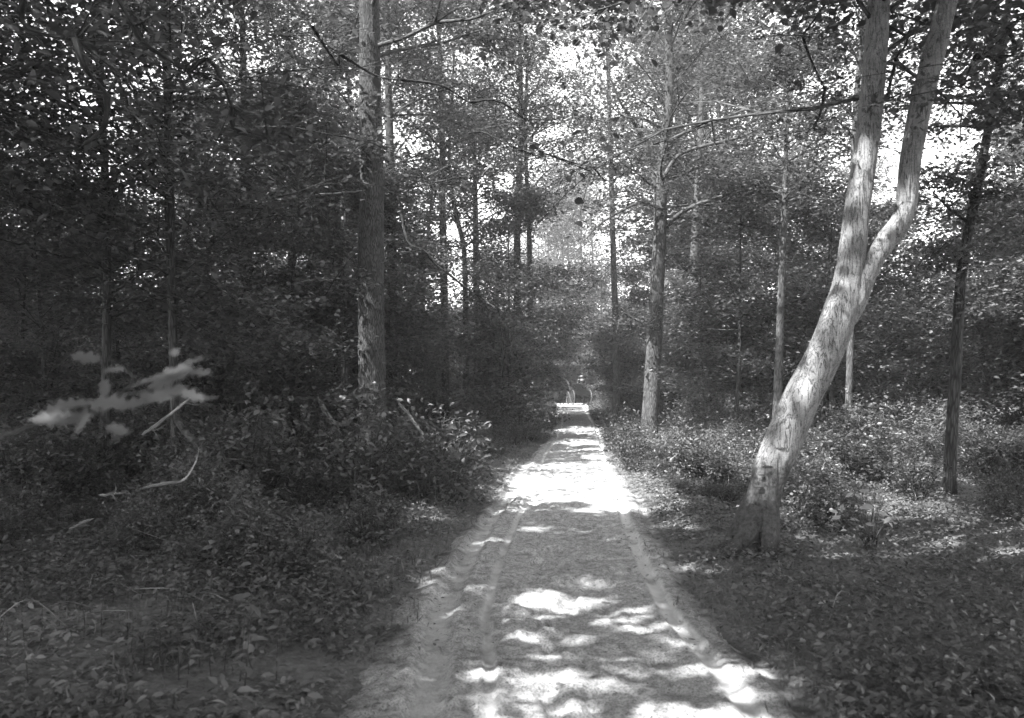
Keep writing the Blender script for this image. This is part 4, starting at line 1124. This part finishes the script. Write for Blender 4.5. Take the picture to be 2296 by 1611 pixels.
# ------------------------------------------------------------------ hanging sprays over the road and top-left, as boughs of near trees
def bough(label, start, cl_px, n, leaf, mat, seed, sp=.3, cull=True, shape=LEAF_OVAL):
    r_ = np.random.default_rng(seed)
    s0 = at(*start); e = empty("bough", tuple(s0)); tag(e, label, "branch")
    w = Wood(); cl = []
    prev = s0
    for (x, y, d) in cl_px:
        p = at(x, y, d)
        P = smooth_path([prev, (prev + p) / 2 + r_.normal(0, .12, 3), p], 8); w.tube(P - s0, np.linspace(.022, .008, 8), 6, cap=False)
        for _ in range(7):
            q = p + r_.normal(0, 1, 3) * np.array([sp * 1.5, sp * 1.5, sp * .6]); w.tube([p - s0, q - s0], [.006, .002], 3, cap=False); cl.append(q)
        cl.append(p); prev = p
    w.obj("limbs", M['bark'], e)
    cl = np.array(cl); C = cl[r_.integers(0, len(cl), n)] + r_.normal(0, 1, (n, 3)) * np.array([sp * .5, sp * .5, sp * .25])
    if cull: C = C[sun_cull(C, r_)]
    leaf_mesh("leaves", C - s0, leaf * r_.uniform(.6, 1.2, len(C)), r_, mat, e, shape, .5, .55)
bough("dark near bough hanging across the top left corner", (150, -300, 4.6), [(200, -80, 4.6), (300, 60, 4.8), (420, 160, 5), (520, 240, 5.2), (600, 310, 5.4)], 1500, .085, M['leaf'], 61, .32)
bough("dark near bough in the very top left, above the other one", (-100, -300, 4.0), [(60, -50, 4.0), (170, 90, 4.1), (240, 210, 4.3), (180, 330, 4.4)], 900, .085, M['leaf'], 62, .3)
bough("leafy bough hanging over the left verge in front of the dark wood", (700, 60, 10), [(760, 120, 10.2), (900, 180, 10.5), (1050, 230, 10.8), (1180, 270, 11)], 1900, .085, M['leaf'], 63, .42)
bough("drooping leafy bough above the left verge, at head height", (900, 480, 12), [(950, 560, 12), (1000, 610, 12.2), (1060, 650, 12.5), (1110, 690, 12.6)], 1100, .07, M['leaf'], 64, .32)
bough("small hanging bough in front of the road's far sky gap", (1050, 300, 14), [(1150, 330, 14), (1240, 350, 14), (1330, 375, 14.2), (1400, 390, 14.4)], 1300, .085, M['leaf'], 65, .34)
bough("leafy bough reaching over the far road from the right", (1440, 540, 36), [(1390, 590, 36), (1340, 630, 37), (1300, 680, 38), (1275, 730, 38)], 2600, .13, M['leaf'], 71, .75, shape=LEAF_SIMPLE)
bough("leafy bough reaching over the far road from the left", (1120, 560, 40), [(1170, 610, 40), (1210, 660, 41), (1235, 720, 42), (1250, 780, 43)], 2600, .13, M['leaf'], 72, .75, shape=LEAF_SIMPLE)
bough("leafy bough at the top right corner beyond the slim tree", (2350, -50, 7), [(2260, 60, 7), (2200, 130, 7), (2160, 190, 7.2)], 900, .09, M['leaf'], 66, .3, shape=LEAF_OAK)
bough("leafy bough hanging between the two stems of the leaning tree", (1980, -120, 9), [(1860, -20, 9.2), (1800, 80, 9.4), (1850, 200, 9.6), (1820, 290, 9.8)], 1500, .085, M['leaf'], 67, .36, shape=LEAF_OAK)
bough("lone leafy spray right of the leaning tree's left stem", (1990, 60, 8.6), [(2010, 130, 8.6), (2020, 210, 8.6)], 500, .08, M['leaf'], 68, .22, shape=LEAF_OAK)

# ------------------------------------------------------------------ horse, wagon, driver (far end of the road)
TH = rad(10)
fw = np.array([-math.sin(TH), math.cos(TH), 0]); rt = np.array([math.cos(TH), math.sin(TH), 0]); upv = np.array([0, 0, 1.])
rl = at(1284, 909, 63.2); base = np.array([rl[0], rl[1], 0]) + rt * .72      # middle of the rear axle, on the ground
ZR = .06
def loc(r, f, z): return base + rt * r + fw * f + upv * (z + ZR)
wg = empty("buggy", tuple(base), TH); tag(wg, "black open buggy with tall spoked wheels at the far end of the road", "buggy")
def rect_solid(name, cs, mat, parent):
    """cs: list of (cx,cy,cz,sx,sy,sz) boxes with bevelled look, one mesh"""
    import bmesh
    bm = bmesh.new()
    for (cx_, cy_, cz_, sx, sy, sz) in cs:
        r = bmesh.ops.create_cube(bm, size=1.0)
        for v in r['verts']:
            v.co = Vector((cx_ + v.co.x * sx, cy_ + v.co.y * sy, cz_ + v.co.z * sz))
    bmesh.ops.bevel(bm, geom=list(bm.edges), offset=.008, segments=1, affect='EDGES')
    me = bpy.data.meshes.new(name); bm.to_mesh(me); bm.free(); me.materials.append(mat)
    o = bpy.data.objects.new(name, me); COL.objects.link(o); o.parent = parent
    return o
def wheel(r, f, R_):
    w_ = Wood(); n = 36; a = np.linspace(0, 2 * np.pi, n + 1); P = np.stack([np.zeros(n + 1), R_ * np.cos(a), R_ * np.sin(a)], -1)
    w_.tube(P, np.full(n + 1, .036), 6, cap=False)
    rim = w_.obj("wheel", M['rim'], wg); rim.location = (r, f, R_ + ZR)
    w_ = Wood()
    for k in range(14):
        b_ = 2 * np.pi * k / 14; w_.tube([[0, .05 * math.cos(b_), .05 * math.sin(b_)], [0, (R_ - .02) * math.cos(b_), (R_ - .02) * math.sin(b_)]], [.014, .011], 5, cap=False)
    w_.tube([[-.09, 0, 0], [.0, 0, 0], [.09, 0, 0]], [.05, .075, .045], 10)
    sp = w_.obj("spokes", M['wheel'], rim)
    return rim
wheel(-.72, 0, .60); wheel(.72, 0, .60); wheel(-.70, 1.65, .52); wheel(.70, 1.65, .52)
ax = Wood(); ax.tube([[-.78, 0, .66], [.78, 0, .66]], [.028, .028], 8); ax.tube([[-.76, 1.65, .58], [.76, 1.65, .58]], [.028, .028], 8); ax.tube([[0, 0, .66], [0, 1.65, .62]], [.025, .025], 8)
for yy, zz in ((0, .66), (1.65, .58)):
    ax.tube(smooth_path([[-.45, yy, zz + .06], [0, yy, zz + .20], [.45, yy, zz + .06]], 12), np.full(12, .022), 6)
ax.obj("axles", M['black'], wg)
rect_solid("body", [(0, .82, .90, 1.12, 2.1, .06), (-.56, .82, 1.08, .03, 2.1, .32), (.56, .82, 1.08, .03, 2.1, .32), (0, -.22, 1.08, 1.09, .03, .32), (0, 1.86, 1.16, .95, .03, .42)], M['black'], wg)
rect_solid("seat", [(0, .62, 1.30, 1.12, .46, .12), (0, .40, 1.52, 1.16, .06, .48), (-.50, .60, 1.43, .04, .42, .16), (.50, .60, 1.43, .04, .42, .16), (0, .62, 1.16, .9, .40, .2)], M['black'], wg)
rr_ = Wood(); rr_.tube(smooth_path([[-.53, .44, 1.64], [-.53, .37, 1.76], [0, .37, 1.765], [.53, .37, 1.76], [.53, .44, 1.64]], 20), np.full(20, .018), 6)
rr_.obj("rail", M['rim'], wg)
sh = Wood()
for s_ in (-1, 1): sh.tube(smooth_path([[.28 * s_, 1.7, .72], [.36 * s_, 2.5, .95], [.30 * s_, 3.6, 1.12], [.26 * s_, 4.1, 1.15]], 14), np.linspace(.028, .018, 14), 7)
sh.tube([[-.55, 1.85, .74], [.55, 1.85, .74]], [.026, .026], 7)
sh.obj("shafts", M['black'], wg)

def skin_fig(name, pts, edges, mat, parent=None, levels=2, root=0):
    """pts: dict id -> (x,y,z,rx[,ry])"""
    ids = list(pts); ix = {k: i for i, k in enumerate(ids)}
    me = bpy.data.meshes.new(name)
    me.from_pydata([pts[k][:3] for k in ids], [(ix[a], ix[b]) for a, b in edges], [])
    o = bpy.data.objects.new(name, me); COL.objects.link(o)
    md = o.modifiers.new("skin", 'SKIN'); md.use_smooth_shade = True
    sv = me.skin_vertices[0].data if me.skin_vertices else None
    if sv is None:
        bpy.context.view_layer.objects.active = o
        sv = me.skin_vertices[0].data
    for i_, k in enumerate(ids):
        q = pts[k]; sv[i_].radius = (q[3], q[4] if len(q) > 4 else q[3]); sv[i_].use_root = (i_ == root)
    s2 = o.modifiers.new("subd", 'SUBSURF'); s2.levels = levels; s2.render_levels = levels
    me.materials.append(mat)
    if parent is not None: o.parent = parent
    return o

# horse, standing in the shafts, heading away; local +y is forward
hb = loc(-.05, 3.1, 0) - upv * 0
he = empty("horse", tuple(hb), TH); tag(he, "dark horse harnessed in front of the buggy, heading away", "horse")
hp = {'hip': (0, -.62, 1.30, .25, .26), 'loin': (0, -.30, 1.30, .25, .25), 'belly': (0, .05, 1.22, .27, .27), 'chest': (0, .42, 1.22, .24, .29), 'wither': (0, .62, 1.32, .18, .24),
      'n1': (0, .82, 1.52, .13, .18), 'n2': (-.03, 1.02, 1.78, .10, .14), 'poll': (-.06, 1.16, 1.98, .085, .10), 'face': (-.10, 1.36, 1.84, .08, .10), 'muz': (-.14, 1.56, 1.66, .055, .06)}
he_ed = [('hip', 'loin'), ('loin', 'belly'), ('belly', 'chest'), ('chest', 'wither'), ('wither', 'n1'), ('n1', 'n2'), ('n2', 'poll'), ('poll', 'face'), ('face', 'muz')]
for s_, nm in ((-1, 'l'), (1, 'r')):
    st = .10 if s_ < 0 else -.12
    hp.update({nm + 'st': (.15 * s_, -.66, .98, .13, .15), nm + 'ho': (.16 * s_, -.86 + st, .58, .062), nm + 'fe': (.16 * s_, -.80 + st, .26, .042), nm + 'hf': (.16 * s_, -.76 + st, .06, .055),
               nm + 'el': (.15 * s_, .44, .90, .095, .11), nm + 'kn': (.16 * s_, .48 - st, .52, .055), nm + 'ff': (.16 * s_, .46 - st, .24, .038), nm + 'fh': (.16 * s_, .50 - st, .06, .052)})
    he_ed += [('hip', nm + 'st'), (nm + 'st', nm + 'ho'), (nm + 'ho', nm + 'fe'), (nm + 'fe', nm + 'hf'), ('chest', nm + 'el'), (nm + 'el', nm + 'kn'), (nm + 'kn', nm + 'ff'), (nm + 'ff', nm + 'fh')]
    hp.update({nm + 'ea': (-.06 + .06 * s_, 1.12, 2.08, .03), nm + 'eb': (-.06 + .08 * s_, 1.12, 2.20, .010)}); he_ed += [('poll', nm + 'ea'), (nm + 'ea', nm + 'eb')]
skin_fig("body", hp, he_ed, M['horse'], he)
w = Wood(); w.tube(smooth_path([[0, -.86, 1.38], [0, -.98, 1.25], [0, -1.02, .95], [0, -1.0, .6]], 14), np.concatenate([np.linspace(.04, .08, 8), np.linspace(.075, .015, 6)]), 8); w.obj("tail", M['mane'], he)
w = Wood()
for k in range(9):
    t = k / 8; p0 = np.array([0, .66, 1.60]) * (1 - t) + np.array([-.05, 1.10, 2.08]) * t
    w.tube(smooth_path([p0, p0 + [.10, -.05, -.05], p0 + [.14, -.06, -.22]], 6), np.linspace(.03, .008, 6), 5)
w.obj("mane", M['mane'], he)
w = Wood(); a = np.linspace(0, 2 * np.pi, 25)
w.tube(np.stack([.25 * np.cos(a), .66 + .05 * np.sin(a), 1.28 + .34 * np.sin(a)], -1), np.full(25, .035), 6, cap=False)
w.tube(np.stack([.285 * np.cos(a), np.full(25, .12), 1.22 + .285 * np.sin(a)], -1), np.full(25, .018), 6, cap=False)
w.obj("harness", M['black'], he)

# driver on the seat, seen from behind
dv = empty("person", tuple(loc(.22, .66, 1.36)), TH); dv.scale = (1.08,) * 3; tag(dv, "driver in a dark coat and pale straw hat sitting on the buggy seat", "person")
pp = {'pel': (0, 0, .10, .15, .13), 'wai': (0, .0, .28, .14, .115), 'che': (0, .02, .46, .17, .125), 'sho': (0, .01, .58, .13, .10), 'nek': (0, .02, .68, .06), 'hd0': (0, .04, .76, .075, .085), 'hd1': (0, .035, .86, .085, .10), 'hd2': (0, .03, .93, .06, .075),
      'nos': (0, .15, .83, .014)}
pe = [('pel', 'wai'), ('wai', 'che'), ('che', 'sho'), ('sho', 'nek'), ('nek', 'hd0'), ('hd0', 'hd1'), ('hd1', 'hd2'), ('hd1', 'nos')]
for s_, nm in ((-1, 'l'), (1, 'r')):
    pp.update({nm + 's': (.19 * s_, .01, .56, .065), nm + 'e': (.25 * s_, .10, .30, .05), nm + 'w': (.12 * s_, .36, .34, .033), nm + 'pm': (.10 * s_, .43, .345, .036, .022),
               nm + 'h': (.11 * s_, .06, .06, .10), nm + 'k': (.14 * s_, .50, .08, .07), nm + 'a': (.14 * s_, .62, -.34, .045), nm + 't': (.15 * s_, .78, -.36, .036)})
    pe += [('sho', nm + 's'), (nm + 's', nm + 'e'), (nm + 'e', nm + 'w'), (nm + 'w', nm + 'pm'), ('pel', nm + 'h'), (nm + 'h', nm + 'k'), (nm + 'k', nm + 'a'), (nm + 'a', nm + 't')]
    for q in range(4):
        fx = (.075 + .018 * q) * s_; ln = (.050, .058, .055, .042)[q]
        pp.update({nm + 'f%d' % q: (fx, .46, .345, .009), nm + 'g%d' % q: (fx, .46 + ln * .6, .335, .0085), nm + 'i%d' % q: (fx, .46 + ln * .7, .30, .008)})
        pe += [(nm + 'pm', nm + 'f%d' % q), (nm + 'f%d' % q, nm + 'g%d' % q), (nm + 'g%d' % q, nm + 'i%d' % q)]
    pp.update({nm + 'th': (.068 * s_, .42, .36, .010), nm + 'ti': (.060 * s_, .47, .345, .009)}); pe += [(nm + 'pm', nm + 'th'), (nm + 'th', nm + 'ti')]
    pp.update({nm + 'ear': (.09 * s_, .03, .85, .016)}); pe += [('hd1', nm + 'ear')]
under = {k: (tuple(list(v[:3]) + [q * .72 for q in v[3:]]) if k in ('pel', 'wai', 'che', 'sho', 'ls', 'le', 'rs', 're', 'lh', 'lk', 'rh', 'rk') else v) for k, v in pp.items()}      # slimmer than the clothes over it
skin_fig("body", under, pe, M['skin'], dv)
cp = {k: list(v) for k, v in pp.items() if k in ('pel', 'wai', 'che', 'sho', 'ls', 'le', 'lw', 'rs', 're', 'rw')}
for k in cp: cp[k][3:] = [q + .018 for q in cp[k][3:]]
skin_fig("coat", {k: tuple(v) for k, v in cp.items()}, [('pel', 'wai'), ('wai', 'che'), ('che', 'sho'), ('sho', 'ls'), ('ls', 'le'), ('le', 'lw'), ('sho', 'rs'), ('rs', 're'), ('re', 'rw')], M['cloth'], dv)
for nm in 'lr':
    skin_fig("trouser_leg", {k: tuple(list(pp[nm + k][:3]) + [pp[nm + k][3] + .015]) for k in 'hka'}, [('h', 'k'), ('k', 'a')], M['cloth'], dv)
w = Wood(); w.tube([[0, .03, .90], [0, .03, .905], [0, .03, .915], [0, .03, .955], [0, .03, .975]], [.16, .16, .095, .088, .05], 20)
w.obj("straw_hat", M['straw'], dv)
w = Wood(); w.tube([[0, .02, .72], [0, .0, .80], [0, .0, .90]], [.05, .093, .098], 14); w.obj("hair", M['hair'], dv)
# reins and whip
w = Wood()
for s_ in (-1, 1): w.tube(smooth_path([[.16 + .10 * s_, 1.12, 1.76], [.08 * s_, 2.6, 1.55], [.16 * s_, 3.9, 1.75], [.07 * s_ - .1, 4.75, 1.72]], 16), np.full(16, .006), 4, cap=False)
o = w.obj("reins", M['black']); o.location = tuple(base); o.rotation_euler = (0, 0, TH); tag(o, "leather reins running from the driver's hands to the horse's mouth", "reins")
w = Wood(); w.tube(smooth_path([[-.46, 1.80, 1.25], [-.62, 2.0, 1.9], [-.85, 2.2, 2.5], [-.72, 2.5, 2.62]], 14), np.linspace(.009, .003, 14), 6)
o = w.obj("whip", M['twig']); o.location = tuple(base); o.rotation_euler = (0, 0, TH); tag(o, "thin pale buggy whip standing upright at the buggy's left side", "whip")

# ------------------------------------------------------------------ haze volume added to lift the dark tones like plate fog
me = bpy.data.meshes.new("haze")
hx, hy0, hy1, hz0, hz1 = 130.0, -30.0, 150.0, -2.0, 40.0
me.from_pydata([(a, b, c) for c in (hz0, hz1) for a, b in ((-hx, hy0), (hx, hy0), (hx, hy1), (-hx, hy1))], [], [(3, 2, 1, 0), (4, 5, 6, 7), (0, 1, 5, 4), (1, 2, 6, 5), (2, 3, 7, 6), (3, 0, 4, 7)])
mh = bpy.data.materials.new("haze"); mh.use_nodes = True; mh.node_tree.nodes.clear()
pv = mh.node_tree.nodes.new("ShaderNodeVolumePrincipled"); ho = mh.node_tree.nodes.new("ShaderNodeOutputMaterial")
pv.inputs["Density"].default_value = .0013; pv.inputs["Color"].default_value = (.9, .9, .9, 1)
mh.node_tree.links.new(pv.outputs[0], ho.inputs["Volume"])
me.materials.append(mh)
o = bpy.data.objects.new("haze", me); COL.objects.link(o); tag(o, "thin pale haze added over the wood to lift its darkest tones", "haze", None, 'stuff')
SC.cycles.volume_bounces = 0

# ------------------------------------------------------------------ labels of look-alike trees: told apart by their order from the left
ONES = ["", "first", "second", "third", "fourth", "fifth", "sixth", "seventh", "eighth", "ninth", "tenth", "eleventh", "twelfth", "thirteenth", "fourteenth", "fifteenth", "sixteenth", "seventeenth", "eighteenth", "nineteenth"]
def ordinal(n):
    if n < 20: return ONES[n]
    t = {2: ("twentieth", "twenty"), 3: ("thirtieth", "thirty"), 4: ("fortieth", "forty")}[n // 10]
    return t[0] if n % 10 == 0 else t[1] + "-" + ONES[n % 10]
grp = {}
for o in list(COL.objects):
    if o.parent is None and o.get('category') == 'tree' and o.get('group') and o['group'] != "trees outside the frame that shade the road":
        grp.setdefault((o['group'], o['label']), []).append(o)
for (g, l), os_ in grp.items():
    os_.sort(key=lambda o: o.location.x / o.location.y)
    for i_, o in enumerate(os_):
        o['label'] = l + ", " + ordinal(i_ + 1) + " from the left"

# shrubs, seedlings and twigs: the label adds what they stand beside
def beside(o):
    x, y = o.location.x, o.location.y; px = CX + x / y * F
    if x > road_x(y):
        w_ = "left of the forked tree" if px < 1440 else "left of the leaning tree" if px < 1700 else "right of the leaning tree" if px < 2080 else "by the right edge"
    else:
        w_ = "by the left edge" if px < 400 else "well left of the big oak" if px < 620 else "just left of the big oak" if px < 800 else "in line with the big oak" if px < 900 else "right of the big oak"
    z_ = "close by" if y < 8 else "nearby" if y < 12 else "further in" if y < 18 else "far in" if y < 30 else "very far off" if y > 50 else "far off"
    return w_, z_
SHORT = {"shrubs on the left bank": "dark leafy shrub on the left bank", "undergrowth shrubs on the right": "leafy shrub in the right undergrowth", "low bushes on the right verge": "low small-leaved bush on the right verge",
         "seedlings on the left bank": "broad-leaved seedling on the left bank", "shrubs along the far road": "tall shrub by the far road", "loose twigs lying beside the road": "thin bare dead twig lying among plants", "seedlings on the right verge": "tiny seedling on the right verge"}
sets = {}
for o in list(COL.objects):
    if o.parent is None and o.get('group') in SHORT:
        w_, z_ = beside(o); sets.setdefault((SHORT[o['group']], w_, z_), []).append(o)
for (b_, w_, z_), os_ in sets.items():
    os_.sort(key=lambda o: o.location.x / o.location.y)
    for i_, o in enumerate(os_):
        t_ = "%s, %s, %s" % (b_, w_, z_)
        if 1 < len(os_) < 20 and len(t_.split()) <= 14: t_ += ", %s along" % ordinal(i_ + 1)
        o['label'] = t_
